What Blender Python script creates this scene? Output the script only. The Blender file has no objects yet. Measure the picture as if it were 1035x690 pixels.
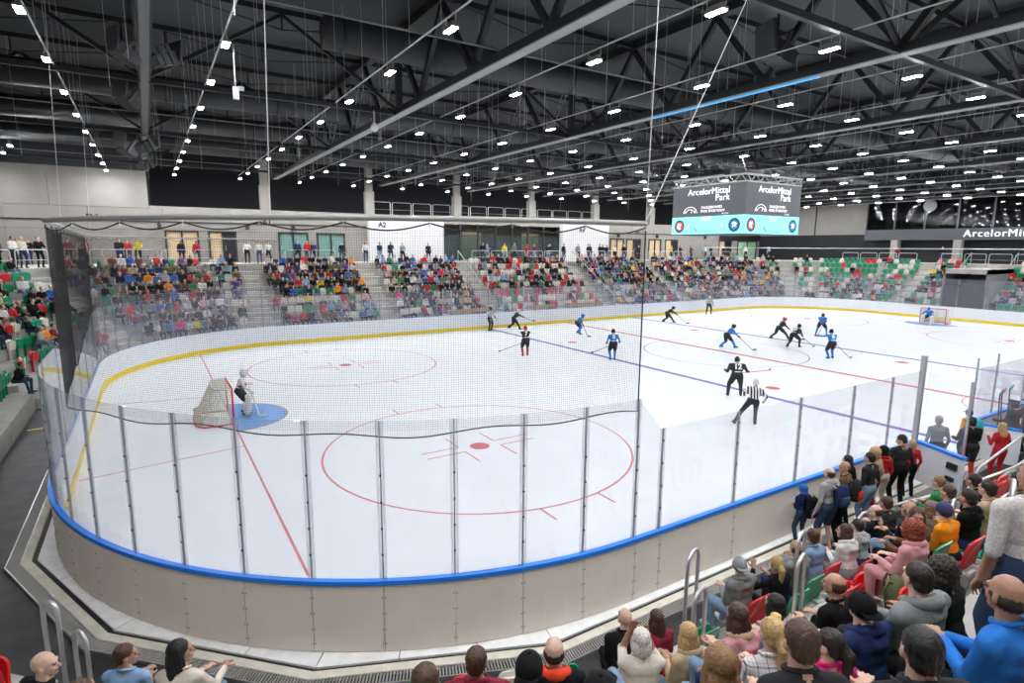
import bpy, bmesh, math, random
import numpy as np
from mathutils import Vector, Matrix, Euler
R = math.radians
random.seed(7); rng = np.random.default_rng(7)
scn = bpy.context.scene
COL = scn.collection

# ------------------------------------------------------------------ camera
CAM = Vector((1.986, -6.603, 5.887)); YAW, PIT, ROL, FPX = 1.012, -0.161, 0.007, 584.18
cF = Vector((math.cos(PIT)*math.cos(YAW), math.cos(PIT)*math.sin(YAW), math.sin(PIT)))
cR = Vector((math.sin(YAW), -math.cos(YAW), 0)); cU = cR.cross(cF)
cR2 = cR*math.cos(ROL)+cU*math.sin(ROL); cU2 = cU*math.cos(ROL)-cR*math.sin(ROL)
cd = bpy.data.cameras.new('camera'); cd.sensor_width = 36; cd.lens = FPX/1035*36; cd.clip_end = 400; cd.clip_start = .05
cam = bpy.data.objects.new('camera', cd); COL.objects.link(cam)
m3 = Matrix((cR2, cU2, -cF)).transposed()
cam.matrix_world = Matrix.Translation(CAM) @ m3.to_4x4()
scn.camera = cam

def inview(p, mu=60, mv=50):       # is a point worth building (seen from the photograph's place or a step aside)
    d = Vector(p)-CAM; z = d.dot(cF)
    if z < .4: return False
    u = 517.5+FPX*d.dot(cR2)/z; v = 345-FPX*d.dot(cU2)/z
    return -mu < u < 1035+mu and -mv < v < 690+mv

# ------------------------------------------------------------------ world, exposure, lamp power
w = bpy.data.worlds.new('world'); scn.world = w; w.use_nodes = True
w.node_tree.nodes['Background'].inputs[0].default_value = (.5, .55, .6, 1)
w.node_tree.nodes['Background'].inputs[1].default_value = 0.02
scn.view_settings.view_transform = 'Standard'; scn.view_settings.look = 'None'
scn.view_settings.exposure = 0.0; scn.view_settings.gamma = 1
LAMP_RINK = 228.0; LAMP_STAND = 730.0

# ------------------------------------------------------------------ materials
MATS = {}
def mat(name, col, rough=.6, metal=0, bump=0, bscale=40, noise=0, nscale=3, emit=0, spec=.5, coat=0):
    if name in MATS: return MATS[name]
    m = bpy.data.materials.new(name); MATS[name] = m; m.use_nodes = True
    nt = m.node_tree; b = nt.nodes['Principled BSDF']; c = (*col, 1)
    b.inputs['Base Color'].default_value = c; b.inputs['Roughness'].default_value = rough
    b.inputs['Metallic'].default_value = metal; b.inputs['Specular IOR Level'].default_value = spec
    b.inputs['Coat Weight'].default_value = coat
    m.diffuse_color = c
    if noise or bump:
        tc = nt.nodes.new('ShaderNodeTexCoord')
    if noise:
        n = nt.nodes.new('ShaderNodeTexNoise'); n.inputs['Scale'].default_value = nscale; n.inputs['Detail'].default_value = 6
        nt.links.new(tc.outputs['Object'], n.inputs['Vector'])
        r = nt.nodes.new('ShaderNodeValToRGB')
        r.color_ramp.elements[0].position = .3; r.color_ramp.elements[1].position = .7
        r.color_ramp.elements[0].color = (*[max(0, x*(1-noise)) for x in col], 1)
        r.color_ramp.elements[1].color = (*[min(1, x*(1+noise)) for x in col], 1)
        nt.links.new(n.outputs['Fac'], r.inputs[0]); nt.links.new(r.outputs[0], b.inputs['Base Color'])
    if bump:
        n2 = nt.nodes.new('ShaderNodeTexNoise'); n2.inputs['Scale'].default_value = bscale; n2.inputs['Detail'].default_value = 3
        nt.links.new(tc.outputs['Object'], n2.inputs['Vector'])
        bp = nt.nodes.new('ShaderNodeBump'); bp.inputs['Strength'].default_value = bump; bp.inputs['Distance'].default_value = .02
        nt.links.new(n2.outputs['Fac'], bp.inputs['Height']); nt.links.new(bp.outputs[0], b.inputs['Normal'])
    if emit:
        b.inputs['Emission Color'].default_value = c; b.inputs['Emission Strength'].default_value = emit
    return m

def glass(name, tint, haze, hcol):
    m = bpy.data.materials.new(name); m.use_nodes = True; nt = m.node_tree; nt.nodes.clear()
    o = nt.nodes.new('ShaderNodeOutputMaterial'); t = nt.nodes.new('ShaderNodeBsdfTransparent'); t.inputs[0].default_value = (*tint, 1)
    g = nt.nodes.new('ShaderNodeBsdfGlossy'); g.inputs['Roughness'].default_value = .03
    d = nt.nodes.new('ShaderNodeBsdfDiffuse'); d.inputs[0].default_value = (*hcol, 1)
    f = nt.nodes.new('ShaderNodeFresnel'); ge = nt.nodes.new('ShaderNodeNewGeometry'); mr = nt.nodes.new('ShaderNodeMapRange')
    mr.inputs['To Min'].default_value = 1.35; mr.inputs['To Max'].default_value = 1/1.35; nt.links.new(ge.outputs['Backfacing'], mr.inputs['Value']); nt.links.new(mr.outputs[0], f.inputs[0])
    a = nt.nodes.new('ShaderNodeMixShader'); a.inputs[0].default_value = haze
    b = nt.nodes.new('ShaderNodeMixShader')
    nt.links.new(t.outputs[0], a.inputs[1]); nt.links.new(d.outputs[0], a.inputs[2])
    nt.links.new(f.outputs[0], b.inputs[0]); nt.links.new(a.outputs[0], b.inputs[1]); nt.links.new(g.outputs[0], b.inputs[2])
    nt.links.new(b.outputs[0], o.inputs[0]); return m

M_ICE = mat('ice', (.86, .885, .91), .35, noise=.02, nscale=.6, bump=.05, bscale=3, spec=.10)
def icepaint(n, c): return mat(n, c, .35, spec=.22)
M_RED = icepaint('ice_red', (.62, .06, .07)); M_BLUE = icepaint('ice_blue', (.08, .09, .42)); M_CREASE = icepaint('ice_crease', (.13, .34, .72))
M_REDTHIN = icepaint('ice_red_thin', (.70, .16, .18))
M_GLASS = glass('rink_glass', (.985, .988, 1.0), .08, (.64, .65, .76))
M_JOINT = glass('glass_joint', (.96, .965, .98), .14, (.62, .63, .7))
M_ALU = mat('aluminium', (.55, .56, .58), .35, .9)
M_GASK = mat('post_gasket', (.30, .31, .34), .5)
M_STEEL = mat('handrail_steel', (.62, .63, .64), .32, .85)
M_WHITEBOARD = mat('white_board', (.80, .83, .88), .35)
M_YELLOW = mat('yellow_kick', (.85, .62, .02), .45)
M_BEIGE = mat('outer_board', (.96, .89, .78), .5, noise=.04, nscale=1.3)
M_CAP = mat('blue_cap', (.02, .25, .92), .4)
M_CONC = mat('concrete_step', (.40, .385, .35), .8, noise=.16, nscale=2.2, bump=.15, bscale=25)
M_FLOOR = mat('concourse_floor', (.026, .026, .027), .5, noise=.6, nscale=2.2, bump=.1, bscale=20)
M_PAD = mat('white_pad', (.95, .95, .93), .5, noise=.1, nscale=5)
M_CREAM = mat('cream_strip', (.72, .68, .57), .7, noise=.12, nscale=4)
M_BLACK = mat('black_rubber', (.015, .015, .017), .6)
M_WALL = mat('wall_concrete', (.27, .255, .232), .8, noise=.08, nscale=.8)
M_WALLW = mat('wall_white', (.62, .62, .62), .7)
M_DARK = mat('dark_wall', (.008, .009, .012), .7)
M_ROOF = mat('roof_deck', (.040, .044, .048), .7, noise=.12, nscale=.25)
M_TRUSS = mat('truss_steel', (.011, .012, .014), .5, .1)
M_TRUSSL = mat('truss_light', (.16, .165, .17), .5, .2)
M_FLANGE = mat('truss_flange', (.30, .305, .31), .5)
M_LAMPBODY = mat('lamp_housing', (.2, .2, .2), .5)
M_EM = mat('lamp_diffuser', (.93, .96, 1), .5, emit=LAMP_RINK)
M_EM2 = mat('lamp_diffuser_stand', (.95, .96, 1), .5, emit=LAMP_STAND)
M_WIRE = mat('hanging_wire', (.45, .45, .46), .5)
M_NET = mat('net_thread', (.02, .02, .022), .8)
M_DOORGL = glass('door_glass', (.5, .62, .62), .1, (.3, .4, .4))
M_SEAT = {'red': mat('seat_red', (.62, .015, .02), .35), 'green': mat('seat_green', (.005, .28, .13), .35), 'white': mat('seat_white', (.74, .71, .62), .4)}

# ------------------------------------------------------------------ mesh helpers
class MB:
    def __init__(s): s.v = []; s.f = []; s.m = []
    def add(s, V, F, mi=0):
        o = len(s.v); s.v.extend([tuple(p) for p in V]); s.f.extend([tuple(i+o for i in f) for f in F]); s.m.extend([mi]*len(F)); return s
    def box(s, a, b, mi=0, mx=None):
        x0, y0, z0 = a; x1, y1, z1 = b
        V = [(x0,y0,z0),(x1,y0,z0),(x1,y1,z0),(x0,y1,z0),(x0,y0,z1),(x1,y0,z1),(x1,y1,z1),(x0,y1,z1)]
        if mx: V = [mx @ Vector(p) for p in V]
        return s.add(V, [(0,3,2,1),(4,5,6,7),(0,1,5,4),(1,2,6,5),(2,3,7,6),(3,0,4,7)], mi)
    def bar(s, p, q, w, h=None, mi=0, up=(0,0,1)):
        p = Vector(p); q = Vector(q); h = h or w; d = (q-p)
        if d.length < 1e-6: return s
        d.normalize(); u = Vector(up)
        if abs(d.dot(u)) > .98: u = Vector((1,0,0))
        a = d.cross(u).normalized()*w/2; b = a.normalized().cross(d)*h/2
        V = [p-a-b, p+a-b, p+a+b, p-a+b, q-a-b, q+a-b, q+a+b, q-a+b]
        return s.add(V, [(0,3,2,1),(4,5,6,7),(0,1,5,4),(1,2,6,5),(2,3,7,6),(3,0,4,7)], mi)
    def tube(s, pts, r, n=8, mi=0, closed=False):
        pts = [Vector(p) for p in pts]; N = len(pts); rs = r if isinstance(r, (list, tuple)) else [r]*N
        V = []; ref = Vector((0,0,1)); A0 = None
        for i, p in enumerate(pts):
            t = (pts[min(i+1, N-1)]-pts[max(i-1, 0)]).normalized()
            if A0 is None:
                a = t.cross(ref)
                if a.length < .2: a = t.cross(Vector((1,0,0)))
            else: a = A0-t*A0.dot(t)
            a.normalize(); A0 = a; b = t.cross(a)
            for k in range(n):
                th = 2*math.pi*k/n; V.append(p+(a*math.cos(th)+b*math.sin(th))*rs[i])
        F = []
        for i in range(N-1):
            for k in range(n):
                F.append((i*n+k, i*n+(k+1)%n, (i+1)*n+(k+1)%n, (i+1)*n+k))
        F.append(tuple(range(n))[::-1]); F.append(tuple((N-1)*n+k for k in range(n)))
        return s.add(V, F, mi)
    def loft(s, rings, n=16, mi=0):      # rings: (center, rx, ry) horizontal ellipses
        V = []; F = []
        for (c, rx, ry) in rings:
            for k in range(n):
                th = 2*math.pi*k/n; V.append((c[0]+rx*math.cos(th), c[1]+ry*math.sin(th), c[2]))
        for i in range(len(rings)-1):
            for k in range(n): F.append((i*n+k, i*n+(k+1)%n, (i+1)*n+(k+1)%n, (i+1)*n+k))
        F.append(tuple(range(n))[::-1]); F.append(tuple((len(rings)-1)*n+k for k in range(n)))
        return s.add(V, F, mi)
    def mesh(s, name, smooth=False):
        me = bpy.data.meshes.new(name); me.from_pydata(s.v, [], s.f)
        if any(s.m): me.polygons.foreach_set('material_index', s.m)
        if smooth: me.polygons.foreach_set('use_smooth', [True]*len(s.f))
        me.update(); return me
    def build(s, name, m, parent=None, smooth=False, loc=None):
        me = s.mesh(name, smooth)
        for x in (m if isinstance(m, (list, tuple)) else [m]): me.materials.append(x)
        return link(name, me, parent, loc)
def link(name, me, parent=None, loc=None, rz=0):
    o = bpy.data.objects.new(name, me); COL.objects.link(o)
    if parent: o.parent = parent
    if loc is not None: o.location = loc
    if rz: o.rotation_euler.z = rz
    return o
LABELS = {}
def tag(o, label, cat, group=None, kind=None):
    if label:
        o['label'] = label; LABELS.setdefault(label, []).append(o.name)
    if cat: o['category'] = cat
    if group: o['group'] = group
    if kind: o['kind'] = kind
    return o
def thing(name, label, cat, loc=(0,0,0), rz=0, group=None, kind=None):
    o = link(name, None, None, loc, rz); return tag(o, label, cat, group, kind)
def struct(o, label=None):
    o['kind'] = 'structure'
    if label: o['label'] = label
    return o
def ordn(n):
    return ['first','second','third','fourth','fifth','sixth','seventh','eighth','ninth','tenth','eleventh','twelfth','thirteenth','fourteenth','fifteenth','sixteenth','seventeenth','eighteenth','nineteenth','twentieth'][n-1] if n <= 20 else 'twenty-'+ordn(n-20) if n < 30 else ('thirtieth' if n == 30 else str(n)+'th')
def T(p, rz=0): return Matrix.Translation(Vector(p)) @ Matrix.Rotation(rz, 4, 'Z')

# ------------------------------------------------------------------ rink outline
RC = 8.5; LX, LY = 60, 30
def arc(c, a0, a1): return ('a', c, R(a0), R(a1), RC*abs(R(a1)-R(a0)))
def seg(p, q): return ('s', Vector((*p, 0)), Vector((*q, 0)), 0, (Vector(q)-Vector(p)).length)
SEGS = [arc((8.5, 8.5), 270, 180), seg((0, 8.5), (0, 21.5)), arc((8.5, 21.5), 180, 90), seg((8.5, 30), (51.5, 30)),
        arc((51.5, 21.5), 90, 0), seg((60, 21.5), (60, 8.5)), arc((51.5, 8.5), 0, -90), seg((51.5, 0), (8.5, 0))]
def at(i, s, off):
    g = SEGS[i]
    if g[0] == 'a':
        a = g[2]+(g[3]-g[2])*s/g[4]; return Vector((g[1][0]+(RC+off)*math.cos(a), g[1][1]+(RC+off)*math.sin(a), 0))
    d = (g[2]-g[1]).normalized(); n = Vector((-d.y, d.x, 0))          # clockwise tour: outside is on the left
    return g[1]+d*s+n*off
def strip(i, s0, s1, a, b, z0, z1, z1b=None):
    n = max(1, int(round((s1-s0)/.35))) if SEGS[i][0] == 'a' else 1
    mb = MB(); V = []; F = []; z1b = z1 if z1b is None else z1b
    for k in range(n+1):
        s = s0+(s1-s0)*k/n; zt = z1+(z1b-z1)*k/n; p = at(i, s, a); q = at(i, s, b)
        V += [(p.x,p.y,z0),(q.x,q.y,z0),(q.x,q.y,zt),(p.x,p.y,zt)]
    for k in range(n):
        o = 4*k
        for j in range(4): F.append((o+j, o+4+j, o+4+(j+1)%4, o+(j+1)%4))
    F += [(0,1,2,3), (4*n+3, 4*n+2, 4*n+1, 4*n)]
    return mb.add(V, F)

# ------------------------------------------------------------------ structure: floor, walls, roof
XW0, XW1, YW0, YW1, ZR = -15.0, 74.5, -13.0, 44.5, 14.3
struct(MB().box((XW0, YW0, -.3), (XW1, 50.2, -.06)).build('floor', M_FLOOR))
struct(MB().box((XW0-.3, YW0-.3, ZR), (XW1+.3, 50.5, ZR+.3)).build('ceiling', M_ROOF))
struct(MB().box((XW0-.3, YW0-.3, -.3), (XW0, 50.5, ZR)).build('wall_left', M_WALL))
struct(MB().box((XW0, YW0-.3, -.3), (XW1, YW0, ZR)).build('wall_near', M_WALL))
rw = struct(MB().box((XW1, YW0-.3, -.3), (XW1+.3, 50.5, ZR)).build('wall_right', M_DARK))
MB().box((XW1-.08, 29.6, 7.7), (XW1, 36.5, 11.4)).box((XW1-.08, 36.7, 7.7), (XW1, 44.4, 11.4)).build('wall_panel', M_WALL, rw)
# far wall: lower wall with door openings, upper storey set back behind a mezzanine
wf = link('wall_far', None); struct(wf)
DOORS = [(3.2,5.45,'tan'), (6.1,8.1,'dark'), (11.2,13.6,'green'), (14.3,16.7,'green'), (47.1,49.2,'tan'), (49.6,51.9,'dark'), (53.2,55.3,'tan'), (56.0,58.2,'dark'), (66.0,68.5,'dark'), (69.8,73.9,'light')]
LOUNGE = (25.9, 39.9)
cuts = [(a, b, 7.0) for a, b, _ in DOORS]+[(LOUNGE[0], LOUNGE[1], 8.05)]; cuts.sort()
x = XW0; mb = MB()
def wallpiece(x0, x1, z0, z1, m=M_WALL, nm='wall_panel'):
    k = max(1, int((x1-x0)/4.4)); 
    for j in range(k):
        a = x0+(x1-x0)*j/k; b = x0+(x1-x0)*(j+1)/k
        MB().box((a+.012, YW1, z0), (b-.012, YW1+.25, z1)).build(nm, m, wf)
for a, b, zt in cuts:
    if a > x: wallpiece(x, a, 0, 6.98)
    if zt < 7.5: wallpiece(a, b, 0, 4.6)
    x = b
wallpiece(x, XW1, 0, 6.98)
wallpiece(XW0, LOUNGE[0], 7.0, 8.55); wallpiece(LOUNGE[1], 66, 7.0, 8.55); wallpiece(LOUNGE[0], LOUNGE[1], 8.07, 8.55); wallpiece(LOUNGE[0], LOUNGE[1], 0, 4.6)
wallpiece(XW0, 2.35, 8.57, 11.2)
MB().box((66, YW1, 7.0), (XW1, YW1+.25, 11.2)).build('wall_panel', M_DARK, wf)
MB().box((XW0, YW1+.26, 0), (XW1, YW1+.4, 4.6)).build('wall_core', M_BLACK, wf)
MB().box((2.35, YW1+.0, 8.55), (66, 50.2, 8.75)).build('mezzanine_slab', M_WALL, wf)
MB().box((XW0, 50.2, 4), (XW1, 50.5, ZR)).build('upper_wall', M_DARK, wf)
MB().box((XW0, YW1, 11.2), (2.35, YW1+.25, ZR)).build('upper_panel', M_ROOF, wf)
MB().box((2.3, YW1+.25, 8.75), (2.5, 50.2, ZR)).build('return_wall', M_DARK, wf)
for a, b in ((18.7, 25.9), (39.9, 46.4)):
    MB().box((a, YW1-.55, 4.6), (b, YW1-.01, 8.4)).build('white_box_wall', M_WALLW, wf)
MB().box((-15, YW1-.06, 7.55), (18.6, YW1-.01, 7.65)).build('pipe_run', M_BLACK, wf); MB().box((46.5, YW1-.06, 7.55), (64, YW1-.01, 7.65)).build('pipe_run', M_BLACK, wf)
# rooms behind the doors
rm = struct(link('wall_back_room', None))
MB().box((2.5, 47.6, 4.6), (66, 47.8, 8.5)).build('room_wall', mat('room_wall', (.22, .20, .17), .8, noise=.15, nscale=.5), rm)
MB().box((2.5, 44.7, 4.55), (66, 47.6, 4.6)).build('room_floor', mat('room_floor', (.16, .14, .12), .5), rm)
COLD = {'tan': mat('tan_curtain', (.62, .47, .27), .7), 'dark': M_DARK, 'green': mat('green_pane', (.14, .27, .24), .4), 'light': mat('green_light', (.35, .62, .38), .4)}
FRM = mat('door_frame_dark', (.02, .02, .022), .5)
for i, (a, b, c) in enumerate(DOORS):
    d = struct(link('door_%d' % (i+1), None))
    f = MB(); mid = (a+b)/2
    for xx in (a, mid-.06, b-.12): f.box((xx, YW1-.06, 4.6), (xx+.12, YW1+.2, 7.0))
    f.box((a, YW1-.06, 6.88), (b, YW1+.2, 7.0)); f.build('frame', FRM, d)
    for xx in (a+.12, mid+.06):
        l = MB().box((xx, YW1+.06, 4.62), (xx+(b-a)/2-.18, YW1+.1, 6.86)).build('door_leaf', COLD[c] if c != 'dark' or xx > mid else COLD['tan'], d)
        MB().box((xx+.1, YW1+.02, 5.5), (xx+.14, YW1+.06, 5.9)).build('door_handle', M_ALU, l)
# VIP lounge opening
ws = struct(link('window_1', None))
for k, xx in enumerate(np.linspace(LOUNGE[0], LOUNGE[1]-.14, 8)):
    MB().box((xx, YW1, 4.6), (xx+.14, YW1+.2, 8.07)).build('mullion', FRM, ws)
MB().box((LOUNGE[0], YW1+.02, 6.95), (LOUNGE[1], YW1+.18, 7.05)).build('transom', FRM, ws)
for k in range(7):
    xa = LOUNGE[0]+.14+k*1.98
    MB().box((xa, YW1+.08, 4.7), (xa+1.82, YW1+.1, 6.93)).build('pane', M_DOORGL, ws)
for xx in (29.2, 36.4): MB().box((xx, 46.6, 4.6), (xx+2.2, 46.7, 7.4)).build('yellowish_panel', mat('lounge_panel', (.75, .58, .33), .6), ws)  # plain yellowish panels at the back of the lounge
# pilasters on the mezzanine
for k in range(7):
    xx = 10.4+8.65*k
    if xx < 66: struct(MB().box((xx-.38, YW1-.02, 8.5), (xx+.38, YW1+.6, 10.7)).box((xx-.3, YW1+.1, 10.7), (xx+.3, YW1+.5, 14.2)).build('trim_%d' % (k+1), M_WALL))
# lounge box on the right-hand wall
bx = thing('sky_lounge', 'dark glazed lounge box high on the far right wall above pale columns', 'lounge', (73.0, 0, 0))
M_CHAR = mat('charcoal_band', (.055, .06, .07), .5)
MB().box((0, -12.9, 7.0), (1.3, 29.7, 8.15)).build('fascia', M_CHAR, bx)
MB().box((.35, -12.9, 8.15), (.45, 29.7, 11.9)).build('back_panel', M_BLACK, bx)
MB().box((0, -12.9, 11.8), (1.3, 29.7, 12.1)).build('roof_band', M_CHAR, bx)
M_LGL = glass('lounge_glass', (.25, .27, .3), .02, (.1, .1, .1))
for k in range(14):
    y1 = 29.7-k*3; w_ = MB().box((.1, y1-2.9, 8.15), (.13, y1-.1, 11.8)).build('glass_pane', M_LGL, bx)
    MB().box((.05, y1-.1, 8.15), (.2, y1+.0, 11.8)).build('mullion', M_CHAR, bx)
MB().tube([(-.05, 23.3, 10.6), (.02, 23.3, 10.6)], .62, 20).build('round_disc', mat('disc_grey', (.25, .26, .27), .6), bx)
for y in (26.4, 20.4, 14.4, 8.4):
    MB().box((-.1, y-.35, 4.6), (.6, y+.35, 7.0)).build('column', M_WALL, bx)

# ------------------------------------------------------------------ ice sheet
ice = thing('ice_sheet', 'white ice sheet with painted red and blue rink lines', 'ice'); ice['kind'] = 'structure'; del ice['category']
V = []
for i in range(8):
    g = SEGS[i]; n = 24 if g[0] == 'a' else 1
    for k in range(n): V.append(at(i, g[4]*k/n, 0))
n = len(V); F = [tuple(range(n))[::-1]]
MB().add([(p.x, p.y, 0) for p in V]+[(p.x, p.y, -.05) for p in V], [tuple(range(n))[::-1]]+[tuple(range(n, 2*n))]+[(i, (i+1)%n, n+(i+1)%n, n+i) for i in range(n)]).build('ice_surface', M_ICE, ice)
def ln(nm, p, q, w_, m, z=.003): MB().bar((*p, z-.002), (*q, z-.002), w_, .004).build(nm, m, ice)
def ring(nm, c, r, w_, m, a0=0, a1=360, z=.003, n=72):
    V = []; F = []
    for k in range(n+1):
        a = R(a0+(a1-a0)*k/n)
        for rr in (r-w_/2, r+w_/2): V.append((c[0]+rr*math.cos(a), c[1]+rr*math.sin(a), z))
    for k in range(n): F.append((2*k, 2*k+1, 2*k+3, 2*k+2))
    MB().add(V, F).build(nm, m, ice)
def disc(nm, c, r, m, a0=0, a1=360, z=.003, n=32):
    V = [(c[0], c[1], z)]+[(c[0]+r*math.cos(R(a0+(a1-a0)*k/n)), c[1]+r*math.sin(R(a0+(a1-a0)*k/n)), z) for k in range(n+1)]
    MB().add(V, [(0, k+1, k+2) for k in range(n)]).build(nm, m, ice)
def chordy(xx): 
    if xx < 8.5: return 8.5-math.sqrt(RC**2-(8.5-xx)**2)
    return 8.5-math.sqrt(RC**2-(xx-51.5)**2) if xx > 51.5 else 0
for xx in (4, 56): ln('goal_line', (xx, chordy(xx)+.02), (xx, 30-chordy(xx)-.02), .055, M_REDTHIN)
for xx in (22.86, 37.14): ln('blue_line', (xx, .02), (xx, 29.98), .30, M_BLUE)
ln('centre_line', (30, .02), (30, 29.98), .30, M_RED)
ring('centre_circle', (30, 15), 4.5, .05, M_BLUE); disc('centre_spot', (30, 15), .15, M_BLUE)
for cx_ in (10, 50):
    for cy_ in (8, 22):
        ring('faceoff_circle', (cx_, cy_), 4.5, .06, M_REDTHIN); disc('faceoff_spot', (cx_, cy_), .30, M_RED)
        for sx in (-1, 1):
            for sy in (-1, 1):
                ln('hash_mark', (cx_+sx*.6, cy_+sy*.22), (cx_+sx*1.8, cy_+sy*.22), .05, M_REDTHIN); ln('hash_mark', (cx_+sx*.6, cy_+sy*.22), (cx_+sx*.6, cy_+sy*1.12), .05, M_REDTHIN)
                ln('hash_mark', (cx_+sx*.85, cy_+sy*4.42), (cx_+sx*.85, cy_+sy*5.05), .05, M_REDTHIN)
for xx in (24.36, 35.64):
    for cy_ in (8, 22): disc('neutral_spot', (xx, cy_), .30, M_RED)
for gx, s in ((4, 1), (56, -1)):
    a0, a1 = (-90, 90) if s > 0 else (90, 270)
    disc('goal_crease', (gx, 15), 1.83, M_CREASE, a0, a1, z=.002); ring('crease_edge', (gx, 15), 1.83, .05, M_REDTHIN, a0, a1, n=32)
    for sy in (-1, 1): ln('trapezoid_line', (gx, 15+sy*3.4), (gx-s*3.95, 15+sy*4.1), .05, M_REDTHIN)
ring('referee_crease', (30, 0), 3.0, .05, M_REDTHIN, 0, 180)

# ------------------------------------------------------------------ boards and glass
bd = thing('rink_barrier', 'white ice rink boards with blue cap rail, yellow kick plate and glass panes', 'barrier')
def breaks(i):
    L = SEGS[i][4]
    if i == 7:
        xs = [51.5, 49.5, 47.5, 45.5, 43.5, 41.5, 39.5, 37.5, 35.5, 33.5, 31.5, 29.5, 27.5, 25.2, 22.9, 21.5, 18.2, 16.75, 15.05, 13.03, 11.06, 9.08, 8.5]
        return [51.5-x for x in xs]
    k = 13 if SEGS[i][0] == 'a' else max(1, round(L/2.05))
    return [L*j/k for j in range(k+1)]
for i in range(8):
    br = breaks(i); end = i in (0, 1, 2, 4, 5, 6)
    for j in range(len(br)-1):
        s0, s1 = br[j], br[j+1]
        if i == 7 and abs(s0-(51.5-21.5)) < .01: continue          # players' gate stands open
        g = .006
        strip(i, s0+g, s1-g, 0, .03, .22, 1.06).build('inner_panel', M_WHITEBOARD, bd)
        strip(i, s0, s1, -.012, .03, 0, .22).build('kick_plate', M_YELLOW, bd)
        strip(i, s0+g, s1-g, .07, .10, 0, 1.05).build('outer_panel', M_BEIGE, bd)
        strip(i, s0, s1, .035, .125, 1.06, 1.13).build('cap_rail', M_CAP, bd); strip(i, s0, s1, -.015, .035, 1.06, 1.13).build('inner_cap', M_WHITEBOARD, bd)
        zt = 3.5 if end else 2.92; zb = zt; z0_ = zt
        if i == 7 and s1 > 42.9: z0_, zb = 2.90, 3.48
        if i == 7 and s0 < 51.5-21.6: z0_ = zb = 2.6
        strip(i, s0+.02, s1-.02, .045, .057, 1.13, z0_, zb).build('glass_pane', M_GLASS, bd)
    for j, s in enumerate(br):
        if j == 0 and i != 7: pass
        if j == len(br)-1: continue
        zt = 3.5 if (end or (i == 7 and False)) else 2.92
        p = at(i, s, .05); q = at(i, s+.02, .05); t = (q-p).normalized(); nn = Vector((-t.y, t.x, 0))
        mx = Matrix((( t.x, nn.x, 0, p.x), (t.y, nn.y, 0, p.y), (0, 0, 1, 0), (0, 0, 0, 1)))
        tall = i == 7 and abs(s-(51.5-18.2)) < .02
        mb = MB().box((-.008, -.012, 1.13), (.008, .018, zt), 0, mx)
        if tall: mb = MB().box((-.05, -.05, .0), (.05, .06, 3.3), 0, mx)
        po = mb.build('post', M_ALU if tall else M_GASK, bd)
        if not tall: MB().box((-.055, -.012, 1.13), (.055, .012, zt), 0, mx).build('clear_joint', M_JOINT, po)
        if not tall and i in (0, 7):
            b_ = MB()
            for zz in (1.5, 1.9, 2.3, 2.7): b_.box((-.012, .02, zz), (.012, .032, zz+.03), 0, mx)
            b_.build('bolt', M_BLACK, po)
        if i in (0, 7):
            b_ = MB()
            for zz in (.12, .35, .6, .85): b_.box((-.03, .05, zz), (-.018, .055, zz+.015), 0, mx).box((.018, .05, zz), (.03, .055, zz+.015), 0, mx)
            b_.build('panel_bolt', M_BLACK, bd)
# polygonal edge slab, groove, cream strip and drain
CN = {'nl': Vector((8.5, 8.5, 0)), 'fl': Vector((8.5, 21.5, 0)), 'fr': Vector((51.5, 21.5, 0)), 'nr': Vector((51.5, 8.5, 0))}
FAC = [(270, 'nl'), (247.5, 'nl'), (225, 'nl'), (202.5, 'nl'), (180, 'nl'), (157.5, 'fl'), (135, 'fl'), (112.5, 'fl'), (90, 'fl'), (67.5, 'fr'), (45, 'fr'), (22.5, 'fr'), (0, 'fr'), (-22.5, 'nr'), (-45, 'nr'), (-67.5, 'nr')]
def vert(i, d):      # vertex between facet i and i+1 at offset d
    (a, c), (b, e) = FAC[i % 16], FAC[(i+1) % 16]
    na = Vector((math.cos(R(a)), math.sin(R(a)), 0)); nb = Vector((math.cos(R(b)), math.sin(R(b)), 0))
    ka = na.dot(CN[c])+RC+d; kb = nb.dot(CN[e])+RC+d; det = na.x*nb.y-na.y*nb.x
    return Vector(((ka*nb.y-kb*na.y)/det, (na.x*kb-nb.x*ka)/det, 0))
def edge(i, d):      # facet i from its first to second vertex (the tour is clockwise)
    return vert(i-1, d), vert(i, d)
def fbox(i, d0, d1, z0, z1, trim=None):
    a, b = edge(i, d0); c, d = edge(i, d1)
    V = [(*p.xy, z) for z in (z0, z1) for p in (a, b, d, c)]
    return MB().add(V, [(0,1,2,3),(7,6,5,4),(0,4,5,1),(1,5,6,2),(2,6,7,3),(3,7,4,0)])
gut = struct(link('trim_rink_edge', None))
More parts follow.
